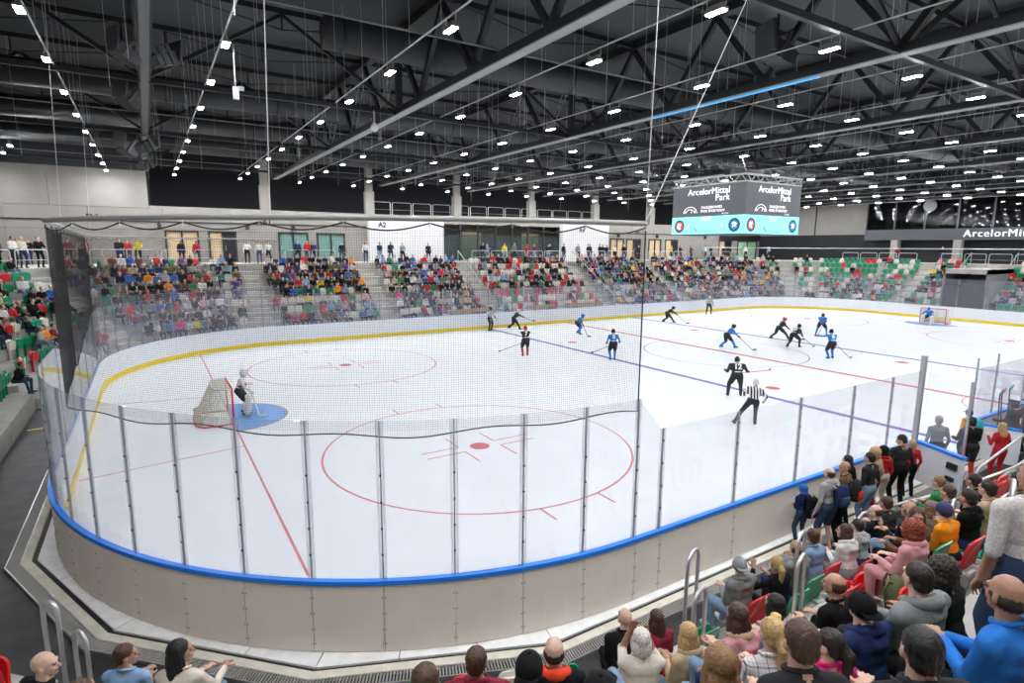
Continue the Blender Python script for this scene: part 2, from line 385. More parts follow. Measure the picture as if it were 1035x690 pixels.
for i in range(16):
    k = 3 if FAC[i][0] % 90 else 8
    # white slab pieces between boards and polygon
    a, b = edge(i, .24); c, d = edge(i, -.14)
    for j in range(k):
        p0 = c.lerp(d, j/k); p1 = c.lerp(d, (j+1)/k); q0 = a.lerp(b, j/k); q1 = a.lerp(b, (j+1)/k)
        e = (q1-q0).normalized()*.008
        V = [(*p.xy, z) for z in (-.05, -.012) for p in (p0+e, p1-e, q1-e, q0+e)]
        MB().add(V, [(0,1,2,3),(7,6,5,4),(0,4,5,1),(1,5,6,2),(2,6,7,3),(3,7,4,0)]).build('edge_slab', M_PAD, gut)
    fbox(i, .02, .34, -.06, -.045).build('groove', M_BLACK, gut)
    fbox(i, .33, .48, -.06, -.0).build('cream_strip', M_CREAM, gut)
    fbox(i, .48, .70, -.06, -.05).build('drain_bed', M_BLACK, gut)
    fbox(i, .48, .495, -.06, -.005).build('drain_edge', M_ALU, gut); fbox(i, .69, .71, -.06, -.005).build('drain_edge', M_ALU, gut)
    mb = MB(); a, b = edge(i, .49); c, d = edge(i, .695); L = (b-a).length; kk = int(L/.045)
    for j in range(kk):
        t = (j+.5)/kk; p = a.lerp(b, t); q = c.lerp(d, t)
        if inview(p, 30, 30) and (p-CAM).length < 26: mb.bar((p.x, p.y, -.015), (q.x, q.y, -.015), .02, .02)
    if mb.v: mb.build('grate_bars', mat('grate', (.40, .39, .36), .5), gut)['kind'] = 'stuff'
MB().box((-1.75, 16.85, -.06), (-1.0, 16.97, -.045)).build('floor_stripe', M_YELLOW, gut)

# ------------------------------------------------------------------ safety net
net = thing('safety_net', 'black mesh safety net hung from a frame above the left end glass', 'net')
zs = 6.20; mb = MB(); rope = MB(); top = MB(); pitch = .033
path = []
def run(fn, L):
    n = int(L/pitch)
    for k in range(n): path.append(fn(k/n))
aC = R(67.0)                                   # the frame follows the corner, then cuts straight along the end
run(lambda t: at(0, SEGS[0][4]*t*67/90, .03), SEGS[0][4]*67/90)
pc = at(0, SEGS[0][4]*67/90, .03); pe = Vector((-.03, 21.5, 0)); run(lambda t: pc.lerp(pe, t), (pe-pc).length)
run(lambda t: at(2, SEGS[2][4]*t, .03), SEGS[2][4]); path.append(at(2, SEGS[2][4], .03))
zb = [3.30+.035*math.sin(k*.10)+.03*math.sin(k*.038) for k in range(len(path))]
ztop = [zs-.10*abs(math.sin(k*math.pi/34)) if True else zs for k in range(len(path))]
P = path
# the net is slung from a frame point a little beyond the glass
for k, p in enumerate(P):
    if pc.y < p.y < 21.4 and p.x < .5 and k % 2: continue      # wider mesh along the straight end
    mb.bar((p.x, p.y, zb[k]), (p.x, p.y, ztop[k]), .0018)
rows = np.arange(3.36, zs-.1, pitch)
for z in rows:
    for k in range(0, len(P)-7, 7):
        mb.bar((P[k].x, P[k].y, z), (P[k+7].x, P[k+7].y, z), .0018)
ob = mb.build('mesh_netting', M_NET, net); ob['kind'] = 'stuff'
rope.tube([(p.x, p.y, z) for p, z in list(zip(P, zb))[::3]], .011, 5).build('bottom_rope', M_NET, net)
MB().tube([(p.x, p.y, z) for p, z in list(zip(P, ztop))[::2]], .011, 5).build('top_lacing', M_NET, net)
MB().tube([(P[0].x, P[0].y, 3.3+.15*k) for k in range(21)], .012, 5).build('edge_rope', M_NET, net)
MB().tube([(p.x, p.y, zs+.06) for p in P[::3]], .04, 8).build('frame_rail', mat('net_rail', (.36, .36, .34), .5, .4), net, True)
fb = MB()
for k in range(0, len(P), 34): fb.bar((P[k].x, P[k].y, zs-.05), (P[k].x, P[k].y, zs+.06), .02)
fb.build('hook', M_ALU, net)
for (px, py) in ((.2, 12.0), (P[0].x, P[0].y), (3.4, 1.7), (0, 24)):
    MB().bar((px, py, zs+.1), (px+.25, py+.1, 14.2), .012).build('suspension_rope', M_WIRE, net)
MB().bar((P[0].x, P[0].y, zs+.1), (P[0].x+3.2, P[0].y+.5, 11.1), .012).build('suspension_rope', M_WIRE, net)

# ------------------------------------------------------------------ stands
Z0, RIS, TRD, D0 = .6, .5, .8, 1.9
NR = 8
st = struct(link('trim_grandstand', None))
for i in list(range(0, 13)):
    for r in range(NR):
        if i == 0 and r > 7: continue
        fbox(i, D0+TRD*r, D0+TRD*(r+1), -.06, Z0+RIS*r).build('step', M_CONC, st)
    fbox(i, D0+TRD*NR, 14.6 if i != 0 else 10, -.06, Z0+RIS*NR).build('landing', M_CONC, st)
# aisles: (facet, distance along facet from its first vertex at that row) or 'v' for a facet vertex
def ftan(i):
    a, b = edge(i, 3); return (b-a).normalized()
def fnor(i): a = R(FAC[i % 16][0]); return Vector((math.cos(a), math.sin(a), 0))
# the far straight is split by aisles at these x
FARA = [8.0, 16.2, 24.8, 36.2, 46.0, 54.4]
NEARA = [8.0, 12.6]
RIGHTA = [20.6, 9.5]            # y of aisles on the right end
AISLES = {8: [x-8.5 for x in FARA], 12: [21.5-y for y in RIGHTA], 4: [12.1, .5], 6: [0], 10: [0], 0: [8.5-x for x in NEARA], 2: [0]}
aisle = thing('aisle_steps', 'pale concrete half steps of the stairways between seat blocks', 'stairs'); aisle['kind'] = 'structure'; del aisle['category']
def halfsteps(p, nrm, w_=1.1):
    t = Vector((-nrm.y, nrm.x, 0))
    for r in range(NR):
        q = p+nrm*(TRD*r)
        V = [q-t*w_/2, q+t*w_/2, q+t*w_/2+nrm*TRD*.45, q-t*w_/2+nrm*TRD*.45]
        z0 = Z0+RIS*(r-1) if r else -.06
        # half step sits in front of row r on the tread below
        V = [v-nrm*TRD*.45 for v in V]
        if not inview(q, 100, 60): continue
        MB().add([(*v.xy, z) for z in (z0, z0+RIS*.5 if r else Z0*.5) for v in V], [(3,2,1,0),(4,5,6,7),(0,1,5,4),(1,2,6,5),(2,3,7,6),(3,0,4,7)]).build('half_step', mat('step_pale', (.52, .50, .45), .8, noise=.08, nscale=3), aisle)
nB = Vector((0, 1, 0))
for x_ in FARA: halfsteps(Vector((x_, 30+D0, 0)), nB)
for x_ in NEARA: halfsteps(Vector((x_, -D0, 0)), -nB)
for y_ in RIGHTA: halfsteps(Vector((60+D0, y_, 0)), Vector((1, 0, 0)))
for y_ in (20.6, 9.0): halfsteps(Vector((-D0, y_, 0)), Vector((-1, 0, 0)))
for i_ in (2, 6, 10): halfsteps(CN[FAC[i_][1]]+fnor(i_)*(RC+D0), fnor(i_), 1.2)

# ------------------------------------------------------------------ roof steel
TB, TT = 11.1, 14.05; YM = 16.45; PAN = 4.14
NTR = [k for k in range(-1, 9)]
WH = ['left of the near corner', 'straight above the left goal line', 'over the left faceoff circles', 'over the left blue line', 'over the centre of the rink', 'just beyond the scoreboard', 'over the right blue line', 'over the right faceoff circles', 'over the right goal', 'above the far right stand']
for k in NTR:
    x = 2.35+8.65*k
    if x > 74: break
    t = thing('roof_truss', 'long dark steel roof truss with light lower flange, '+WH[k+1], 'truss', (x, 0, 0), 0, 'main roof trusses')
    y0, y1 = YM-6.5*PAN, YM+6.5*PAN
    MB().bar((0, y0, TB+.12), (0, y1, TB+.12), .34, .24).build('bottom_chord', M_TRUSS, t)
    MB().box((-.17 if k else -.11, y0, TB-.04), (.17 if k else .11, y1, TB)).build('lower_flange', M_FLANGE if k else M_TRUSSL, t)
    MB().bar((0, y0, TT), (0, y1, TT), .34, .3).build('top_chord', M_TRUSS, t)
    MB().bar((0, YM, TB), (0, YM, TT), .22, .22).build('post', M_TRUSS, t)
    for s in (-1, 1):
        for j in range(6):
            ytop = YM+s*PAN*j; yb = YM+s*PAN*(j+.5); ytop2 = YM+s*PAN*(j+1)
            if s < 0:
                MB().bar((0, ytop, TT-.15), (0, yb, TB+.2), .15, .17).build('diagonal', M_TRUSS, t)
                MB().bar((0, yb, TB+.2), (0, ytop2, TT-.15), .17, .2).build('diagonal', M_TRUSS, t)
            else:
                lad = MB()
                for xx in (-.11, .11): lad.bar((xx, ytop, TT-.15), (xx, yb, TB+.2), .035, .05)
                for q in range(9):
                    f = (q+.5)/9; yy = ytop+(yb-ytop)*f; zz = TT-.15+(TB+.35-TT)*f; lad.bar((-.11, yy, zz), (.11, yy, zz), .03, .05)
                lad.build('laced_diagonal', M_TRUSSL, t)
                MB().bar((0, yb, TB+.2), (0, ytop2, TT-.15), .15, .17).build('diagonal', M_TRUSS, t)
                if k % 1 == 0 and j < 5:
                    lad = MB()
                    for yy in (-.09, .09): lad.bar((.3, yb+1.2+yy, TT-.2), (.3, yb+1.2+yy, TB-.5), .025, .03)
                    for q in range(11): lad.bar((.3, yb+1.11, TB-.4+q*.26), (.3, yb+1.29, TB-.4+q*.26), .03, .03)
                    lad.build('cable_ladder', M_TRUSSL, t)
# purlins with queen-post rods, longitudinal bracing
for j in range(-6, 8):
    y = YM+PAN*j+.0
    t = thing('roof_purlin', 'slim dark roof purlin with tie rods, '+ordn(j+7)+' from the near side', 'beam', (0, y, 0), 0, 'roof purlins')
    MB().bar((-14, 0, TT+.02), (74, 0, TT+.02), .12, .18).build('purlin', M_TRUSS, t)
    for k in range(-1, 8):
        xa = 2.35+8.65*k; xm = xa+4.325; rods = MB()
        rods.bar((xm, 0, TT), (xm, 0, TT-.6), .05).bar((xa+.9, 0, TT-.1), (xm, 0, TT-.6), .035).bar((xm, 0, TT-.6), (xa+7.75, 0, TT-.1), .035)
        rods.build('tie_rod', M_TRUSS, t)
for n_, y in enumerate((YM, YM+2.5*PAN, YM-3.5*PAN, YM+5.5*PAN)):
    t = thing('longitudinal_brace', ['dark cross brace running across all trusses over the rink middle', 'dark cross brace running across trusses near the far stand', 'dark cross brace above the near stand', 'dark cross brace above the far wall'][n_], 'beam', (0, y, 0), 0, 'roof cross braces')
    MB().bar((-14, 0, TB+.05), (74, 0, TB+.05), .14, .16).build('lower_beam', M_TRUSS, t)
    for k in range(-1, 8):
        xa = 2.35+8.65*k; xm = xa+4.325
        if xm > 74: continue
        MB().bar((xa, 0, TB+.1), (xm, 0, TT-.1), .12).build('brace', M_TRUSS, t)
        if xa+8.65 < 75: MB().bar((xm, 0, TT-.1), (xa+8.65, 0, TB+.1), .12).build('brace', M_TRUSS, t)
# thin services: light trunking along y (with lamps), cables across
M_DUCT = mat('duct_grey', (.045, .048, .052), .5)
for n_, (y, r_, z) in enumerate(((14.1, .55, 12.9), (25.5, .55, 12.9), (33.2, .55, 12.9), (39.5, .6, 12.6))):
    d = thing('air_duct', 'large dark round air duct under the roof, '+ordn(n_+1)+' counted from the near side', 'duct', (0, y, z), 0, 'round air ducts')
    mb = MB().tube([(7.5 if n_ == 0 else -14, 0, 0), (72, 0, 0)], r_, 20); mb.build('duct_shell', M_DUCT, d, True)
    for k in range(-1, 14): 
        xx = 8+4.8*k
        if xx > 7.4 or n_: MB().tube([(xx, 0, 0), (xx+.06, 0, 0)], r_+.03, 20).build('duct_ring', M_TRUSS, d)
LX0, LDX = -.25, 4.335
nlamp = 0
hous = MB().box((-.09, -.25, .018), (.09, .25, .075)).box((-.05, -.2, .10), (.05, .2, .17)).mesh('lamp_housing')
hous.materials.append(M_LAMPBODY)
dif = {}
for nm, m in (('r', M_EM), ('s', M_EM2)):
    q = MB().box((-.075, -.23, .0), (.075, .23, .018)).mesh('lamp_diffuser'); q.materials.append(m); dif[nm] = q
rod = MB().bar((0, -.25, .1), (0, -.25, .32), .015).bar((0, .25, .1), (0, .25, .32), .015).bar((0, -.25, .32), (0, .25, .32), .015).mesh('lamp_rod'); rod.materials.append(M_WIRE)
for a in range(0, 17):
    x = LX0+LDX*a+(.0 if a else .3)
    if x > 73: break
    tr = thing('light_trunking', 'thin pale cable trunking carrying a row of lamps, '+ordn(a+1)+' line from the left', 'trunking', (x, 0, 0), 0, 'lamp trunking lines')
    MB().box((-.022, -10, 11.2), (.022, 43.4, 11.225)).build('tray', mat('trunk_white', (.5, .51, .52), .5), tr)
    mb = MB()
    for y in np.arange(-9, 43, 2.0): mb.bar((0, y, 11.24), (0, y, 14.2), .012)
    mb.build('drop_wires', M_WIRE, tr)['kind'] = 'stuff'
    for b in range(-2, 11):
        y = 2.45+4.03*b
        rk = -1 < x < 61 and -1 < y < 31
        lp = thing('ceiling_lamp', f'bright white LED lamp in {ordn(a+1)} lamp line from left, {ordn(b+3)} along it', 'lamp', (x, y, 10.88), 0, 'ceiling lamps')
        link('housing', hous, lp); link('diffuser', dif['r' if rk else 's'], lp); link('rod', rod, lp)
# a double row crosses the end of the hall on the left
for n_, (x, y) in enumerate(((-3.6, 33.5), (-4.4, 36.8), (-3.9, 31), (-5.6, 40), (-6.6, 42))):
    lp = thing('ceiling_lamp', f'bright white LED lamp near the far left wall, {ordn(n_+1)} of that group', 'lamp', (x, y, 10.88), 0, 'ceiling lamps')
    link('housing', hous, lp); link('diffuser', dif['s'], lp); link('rod', rod, lp)
for n_, (y, z) in enumerate(((8.3, 11.35), (22.8, 11.3), (27.6, 11.25), (37.0, 11.2), (31.0, 11.3))):
    tag(MB().tube([(-14, y, z), (74, y, z)], .028, 6).build('conduit_pipe', mat('conduit_grey', (.14, .145, .15), .5)), 'thin grey conduit pipe running across below the trusses, '+ordn(n_+1)+' of these lines', 'pipe', 'conduit pipes')
# blue light strip on one truss
tag(MB().box((2.35+8.65*2-.12, 4.2, TB-.085), (2.35+8.65*2+.0, 11.0, TB-.045)).build('blue_light_strip', mat('blue_strip', (.05, .35, .7), .4, emit=.8)), 'glowing blue light strip under the flange of a roof truss', 'light strip')
# floodlights on the truss above the camera's left
M_FL = mat('flood_black', (.03, .032, .035), .45); M_FLG = mat('flood_grey', (.05, .052, .055), .45)
def flood(loc, rz, tilt, lab, s=1):
    f = thing('floodlight', lab, 'floodlight', loc, rz, 'black floodlights on the roof trusses')
    mx = Matrix.Rotation(tilt, 4, 'X') @ Matrix.Scale(s, 4)
    MB().box((-.3, -.3, -.22), (.3, .25, .22), 0, mx).box((-.24, -.5, -.17), (.24, -.3, .17), 0, mx).build('lamp_body', M_FL, f)
    MB().box((-.42, .26, -.02), (.42, .34, .75), 0, mx @ Matrix.Rotation(-.5, 4, 'X')).build('visor', M_FLG, f)
    MB().box((-.38, -.05, -.25), (-.33, .05, .5), 0, mx).box((.33, -.05, -.25), (.38, .05, .5), 0, mx).box((-.38, -.05, .45), (.38, .05, .5), 0, mx).build('bracket', M_FLG, f)
    MB().bar((0, 0, .4*s), (0, 0, 1.0*s), .06).build('clamp', M_TRUSS, f)
flood((1.95, 6.4, 10.9), 2.2, .5, 'largest black floodlight, top of the left truss', .75)
flood((2.75, 7.4, 11.0), -.8, .3, 'grey cylindrical floodlight right of the topmost one', .55)
flood((1.85, 12.3, 10.8), 2.0, .6, 'black floodlight with wide visor, left side of truss below the topmost', .75)
flood((2.85, 12.3, 10.8), -1.1, .4, 'grey floodlight right side of truss below the topmost', .7)
flood((1.8, 17.5, 10.7), 2.2, .7, 'black floodlight halfway down the left truss', .8)
flood((2.4, 26.5, 10.5), -1.0, .5, 'small floodlight on the right, third pair down the left truss')
flood((1.5, 28.0, 10.5), 2.2, .6, 'small floodlight on the left, third pair down the left truss')
flood((2.4, 34, 10.5), -1.0, .5, 'lowest small floodlight on the left truss')
flood((19.0, 5.3, 11.9), 1.2, .4, 'black floodlight hanging from the truss at upper right', 1.15)
c_ = thing('security_camera', 'small white camera hanging from the roof left of centre', 'camera', (4.3, 10.9, 9.75))
MB().box((-.07, -.07, -.05), (.07, .07, .25)).build('camera_body', M_WALLW, c_); MB().bar((0, 0, .25), (0, 0, 1.3), .03).build('mount', M_ALU, c_); MB().box((.05, -.04, .18), (.2, .04, .28)).build('lens_head', M_ALU, c_)
c_ = thing('security_camera', 'white dome camera under the roof beam above the faceoff circles', 'camera', (9.9, 16.3, 10.3))
MB().loft([((0,0,.0),.03,.03), ((0,0,.06),.12,.12), ((0,0,.2),.15,.15), ((0,0,.35),.06,.06)]).build('dome', M_WALLW, c_, True); MB().bar((0, 0, .35), (0, 0, .8), .05).build('mount', M_ALU, c_)
# wires hanging in the air
hw = MB()
for k in range(150):
    x = rng.uniform(-6, 55); y = rng.uniform(6, 42); hw.bar((x, y, 14.2), (x, y, 14.2-rng.uniform(2.2, 4.6)), .009)
tag(hw.build('hanging_wires', M_WIRE), 'many thin pale wires hanging from the roof', 'wire', kind='stuff')

# ------------------------------------------------------------------ text helper
def text(s, size, m, parent, mx, name='lettering', bold=0.0, align='CENTER', spacing=1.0, depth=.004):
    c = bpy.data.curves.new('t', 'FONT'); c.body = s; c.size = size; c.offset = bold; c.extrude = depth; c.align_x = align; c.space_character = spacing; c.resolution_u = 3
    o = bpy.data.objects.new('t', c); COL.objects.link(o)
    dg = bpy.context.evaluated_depsgraph_get(); me = bpy.data.meshes.new_from_object(o.evaluated_get(dg))
    bpy.data.objects.remove(o); bpy.data.curves.remove(c)
    me.materials.clear(); me.materials.append(m); me.transform(mx)
    return link(name, me, parent)
def frame(o, ex, ey):      # matrix with x axis ex, y axis ey
    ex = Vector(ex); ey = Vector(ey); ez = ex.cross(ey)
    m = Matrix((ex, ey, ez)).transposed().to_4x4(); m.translation = Vector(o); return m
M_TXT = mat('text_white', (.9, .9, .9), .5); M_TXTG = mat('text_grey', (.55, .57, .58), .5); M_TXTE = mat('screen_text', (.95, .95, .95), .5, emit=.85)
text('ArcelorMittal Park', 1.0, M_TXT, bx, frame((-.015, 19.95, 7.3), (0, -1, 0), (0, 0, 1)), bold=0, align='LEFT', spacing=1.14)
text('ArcelorMittal Park', 1.0, M_TXT, bx, frame((-.02, 20.0, 7.3), (0, -1, 0), (0, 0, 1)), bold=0, align='LEFT', spacing=1.14)
for s, x in (('D6', -1.1), ('A1', 10.4), ('A2', 19.9), ('A4', 42.5), ('A5', 51.3)):
    sg = tag(link('block_sign', None, None, (x, YW1-.05 if s not in ('A2', 'A4') else YW1-.56, 7.6)), 'black block number sign '+s+' on the far wall', 'sign')
    text(s, .62, M_BLACK, sg, frame((0, 0, 0), (1, 0, 0), (0, 0, 1)), bold=.02)
for n_, (x, y) in enumerate(((2.9, YW1), (8.9, YW1), (12.4, YW1), (48.2, YW1), (54.4, YW1), (63, YW1))):
    sp = thing('wall_speaker', 'small dark wall speaker above the far doors, '+ordn(n_+1)+' from the left', 'speaker', (x, y-.2, 7.35), 0, 'speakers on the far wall')
    MB().box((-.12, -.1, -.2), (.12, .1, .15)).build('speaker_box', M_BLACK, sp); MB().bar((0, 0, .15), (0, .2, .35), .04).build('bracket', M_BLACK, sp)
# ------------------------------------------------------------------ scoreboard
SX0, SX1, SY0, SY1, SZ0, SZ1 = 28.8, 33.7, 13.3, 18.3, 6.72, 9.38
SC = ((SX0+SX1)/2, (SY0+SY1)/2)
sb = thing('scoreboard', 'large hanging video cube with dark and turquoise screens under a white truss', 'scoreboard', (*SC, 0))
hx, hy = (SX1-SX0)/2, (SY1-SY0)/2
MB().box((-hx+.06, -hy+.06, SZ0), (hx-.06, hy-.06, SZ1)).build('cabinet', M_BLACK, sb)
M_SG = mat('screen_grey', (.065, .067, .075), .4, emit=.9); M_SC = mat('screen_cyan', (.24, .72, .72), .4, emit=.95); M_SB = mat('screen_dark', (.02, .06, .10), .4, emit=.5)
M_SR = mat('screen_red', (.75, .05, .06), .4, emit=.8); M_SBL = mat('screen_blue', (.03, .18, .42), .4, emit=.8)
zm = SZ0+.98
faces = [((-hx, hy, 0), (0, -1, 0), 2*hy), ((-hx, -hy, 0), (1, 0, 0), 2*hx), ((hx, -hy, 0), (0, 1, 0), 2*hy), ((hx, hy, 0), (-1, 0, 0), 2*hx)]
for (o, ex, wd) in faces:
    fm = frame(o, ex, (0, 0, 1))
    s1 = MB().box((.02, zm, -.05), (wd-.02, SZ1, .0), 0, fm).build('upper_screen', M_SG, sb)
    s2 = MB().box((.02, SZ0, -.05), (wd-.02, zm, .0), 0, fm).build('lower_screen', M_SC, sb)
    if ex[0] < 0 or o[0] > 0 and ex[1] > 0: continue
    def tx(s, size, x, z, m, par, bold=.0, al='CENTER', sp=1.0):
        text(s, size, m, par, fm @ Matrix.Translation((x, z, .004)), align=al, spacing=sp)
        if size >= .2: text(s, size, m, par, fm @ Matrix.Translation((x+.03*size, z, .0035)), align=al, spacing=sp)
    tx('ArcelorMittal', .5, wd*.80, SZ1-.48, M_TXTE, s1, .0, 'RIGHT', 1.05); tx('Park', .5, wd*.80, SZ1-.86, M_TXTE, s1, .0, 'RIGHT', 1.05)
    tx('ZAGŁĘBIOWSKI', .2, wd*.42, zm+.42, M_TXTE, s1, 0, 'LEFT'); tx('PARK SPORTOWY', .2, wd*.42, zm+.22, M_TXTE, s1, 0, 'LEFT'); tx('SP. Z O.O.', .1, wd*.80, zm+.08, M_TXTE, s1, 0, 'RIGHT')
    lg = MB()      # arched pavilion emblem
    ar = [(wd*.17+1.0*k/12, zm+.2+.36*math.sin(math.pi*k/12)**.5) for k in range(13)]
    for k in range(12): lg.bar((*ar[k], .01), (*ar[k+1], .01), .035, .01, up=(0,0,1))
    ar2 = [(wd*.17+.16+.68*k/10, zm+.2+.22*math.sin(math.pi*k/10)**.6) for k in range(11)]
    for k in range(10): lg.bar((*ar2[k], .01), (*ar2[k+1], .01), .03, .01)
    for k in (0, 2, 3): lg.bar((wd*.17+k*.25+.1, zm+.2, .01), (wd*.17+k*.25+.1, zm+.36, .01), .03, .01)
    lg.v = [tuple(fm @ Vector(p)) for p in lg.v]; lg.build('pavilion_emblem', M_TXTE, s1)
    tx('19:47', .30, wd*.5, SZ0+.72, M_TXTE, s2, 0); tx('1', .34, wd*.25, SZ0+.36, mat('screen_pink', (.85, .55, .6), .5, emit=.8), s2, .01); tx('1', .34, wd*.72, SZ0+.36, MATS['screen_pink'], s2, .01)
    for (cx_, cc) in ((.12, M_SR), (.88, M_SBL)):
        for rr, zz, m_ in ((.37, .004, M_SB), (.25, .010, cc)):
            V = [(wd*cx_, SZ0+.46, zz)]+[(wd*cx_+rr*math.cos(R(k*15)), SZ0+.46+rr*math.sin(R(k*15)), zz) for k in range(25)]
            MB().add([fm @ Vector(p) for p in V], [(0, k+1, k+2) for k in range(24)]).build('team_badge', m_, s2)
        z_ = .013; b0 = wd*cx_
        if cc is M_SR: sh = [(-.13,.15),(.12,.17),(.10,.02),(.02,-.04),(.12,-.16),(.02,-.18),(-.05,-.06),(-.10,-.17),(-.16,-.1)]
        else: sh = [(-.17,.1),(.0,.17),(.19,.06),(.08,.0),(.16,-.1),(-.02,-.08),(-.14,-.14),(-.08,0)]
        MB().add([fm @ Vector((b0+a, SZ0+.46+b, z_)) for a, b in sh], [tuple(range(len(sh)))]).build('badge_shape', M_TXTE, s2)
    sk = MB().bar((wd*.34, SZ0+.38, .01), (wd*.38, SZ0+.14, .01), .05, .01).bar((wd*.38, SZ0+.14, .01), (wd*.66, SZ0+.12, .01), .03, .01)
    sk.v = [tuple(fm @ Vector(p)) for p in sk.v]; sk.build('stick_graphic', M_SB, s2)
tr = MB(); M_TW = mat('truss_white', (.62, .62, .62), .4, .3)
for z in (SZ1+.05, SZ1+.42):
    for q in (0, .3):
        a, b = hx+.0-q, hy+.0-q
        for p, r in (((-a,-b),(a,-b)), ((a,-b),(a,b)), ((a,b),(-a,b)), ((-a,b),(-a,-b))): tr.bar((*p, z), (*r, z), .05)
for s in range(4):
    o, ex, wd = faces[s]; o = Vector(o); ex = Vector(ex)
    for k in range(13):
        p = o+ex*(wd*k/13); q = o+ex*(wd*(k+1)/13); z0_, z1_ = (SZ1+.05, SZ1+.42) if k % 2 else (SZ1+.42, SZ1+.05)
        tr.bar((p.x, p.y, z0_), (q.x, q.y, z1_), .03)
tr.build('lighting_truss', M_TW, sb)
cb = MB()
for a in (-hx, hx):
    for b in (-hy, hy): cb.bar((a, b, SZ1+.4), (a*.9, b*.9, TB), .03).bar((a, b, SZ1+.4), (0, 0, TB+.5), .02)
cb.bar((-1.5, 0, SZ1+1.0), (-1.5, 0, 14.28), .05).bar((1.5, 0, SZ1+1.0), (1.5, 0, 14.28), .05).box((-2, -.3, SZ1+.9), (2, .3, SZ1+1.1)).box((-1.6, -.8, SZ1+.5), (-1.2, -.4, SZ1+.9)).box((1.1, .2, SZ1+.5), (1.5, .6, SZ1+.9))
cb.build('hoist_cables', M_TRUSS, sb)

# ------------------------------------------------------------------ handrails
def uloop(p, t, w_, h, r=.024, n=8):
    p = Vector(p); t = Vector(t); rr = min(w_/2, .14); pts = [p]
    pts.append(p+Vector((0,0,h-rr)))
    for k in range(1, 5): a = math.pi/2*k/4; pts.append(p+t*(rr-rr*math.cos(a))+Vector((0,0,h-rr+rr*math.sin(a))))
    for k in range(0, 5): a = math.pi/2*k/4; pts.append(p+t*(w_-rr+rr*math.sin(a))+Vector((0,0,h-rr+rr*math.cos(a))))
    pts.append(p+t*w_); return MB().tube(pts, r, n)
def stairrail(p, t, w_, h, lab, r=.024):
    o = thing('stair_handrail', lab, 'handrail', p, 0, 'steel stair handrails'); uloop((0,0,0), t, w_, h, r).build('rail_tube', M_STEEL, o, True)
    f = MB()
    for q in (0, w_): f.loft([((t[0]*q, t[1]*q, 0), .05, .05), ((t[0]*q, t[1]*q, .012), .05, .05)], 10)
    f.build('foot_plate', M_STEEL, o)
tB = ((.92), (-.38))
stairrail((6.78, -2.75, 1.1), (.95, .3, 0), .33, 1.03, 'steel handrail loop at lower left of the near stairway by red seats')
stairrail((7.42, -2.1, .6), (.95, .3, 0), .33, 1.5, 'steel handrail loop by the stairs in front of the red seat, second of the pair')
stairrail((8.38, -2.95, 1.1), (.95, .3, 0), .36, 1.05, 'steel handrail loop left of the man in orange cap row, nearest of the middle pair')
stairrail((8.95, -2.6, 1.1), (.95, .3, 0), .36, 1.05, 'steel handrail loop behind the nearest one of the middle pair')
stairrail((10.45, -3.7, 1.55), (.95, .3, 0), .42, 1.1, 'steel handrail loop in front of the orange jacket')
stairrail((10.35, -4.3, 2.0), (.95, .3, 0), .46, 1.15, 'steel handrail loop below the man in the pale checked shirt')
stairrail((.72, .9, 1.1), (.7, -.7, 0), .2, 1.0, 'steel handrail loop at lower left beside the bald man')
stairrail((.95, .95, .6), (.5, -.8, 0), .25, 1.05, 'steel handrail loop at lower left behind the brown-haired girl')
# loops along the far landing and mezzanine
def loops(pts, lab, h=1.0, w_=1.7, m=M_STEEL, grp='landing railings'):
    for n_, (p, t) in enumerate(pts):
        if not inview(p, 60, 60): continue
        o = thing('landing_railing', lab+', '+ordn(n_+1)+' from the left', 'railing', p, 0, grp)
        uloop((0,0,0), t, w_, h, .028, 6).build('rail_tube', m, o)
        for q in (.45,): MB().tube([Vector(t)*.04+Vector((0,0,q)), Vector(t)*(w_-.04)+Vector((0,0,q))], .014, 5).build('middle_rail', m, o)
zl = Z0+RIS*NR
pts = []
for k in range(40):
    x = -3+1.93*k
    if any(x < a+.7 and x+1.7 > a-.7 for a in FARA) or 17.5 < x < 24.3 or x > 61: continue
    pts.append(((x, 30+D0+TRD*NR+.1, zl), (1, 0, 0)))
loops(pts, 'grey steel railing loop along the walkway above the far stand')
pts = []
for k in range(20):
    y = 29.5-1.93*k
    if any(y-1.7 < a+.7 and y > a-.7 for a in RIGHTA): continue
    pts.append(((60+D0+TRD*NR+.1, y, zl), (0, -1, 0)))
loops(pts, 'grey steel railing loop above the right-hand stand')
loops([((19.2+2.0*k, YW1+.3, 8.75), (1, 0, 0)) for k in range(13)], 'grey railing loop on the upper gallery above the lounge', 1.1, 1.8, grp='gallery railings')
for i_, ln_ in ((7, 'steel railing loop above the left corner block'), (6, 'steel railing loop above the corner block by the left wall')):
    a, b = edge(i_, D0+TRD*NR+.1); t = (b-a).normalized(); L = (b-a).length
    loops([((*(a+t*(.8+1.95*k)).xy, zl), tuple(t)) for k in range(int((L-1)/1.95))], ln_)
tag(MB().tube([(56, YW1-6.0, 6.05), (68.3, 31, 6.05), (68.35, -8, 6.05)], .05, 8).build('guard_wire', M_STEEL), 'long pale horizontal cable in front of the right-hand wall', 'cable')
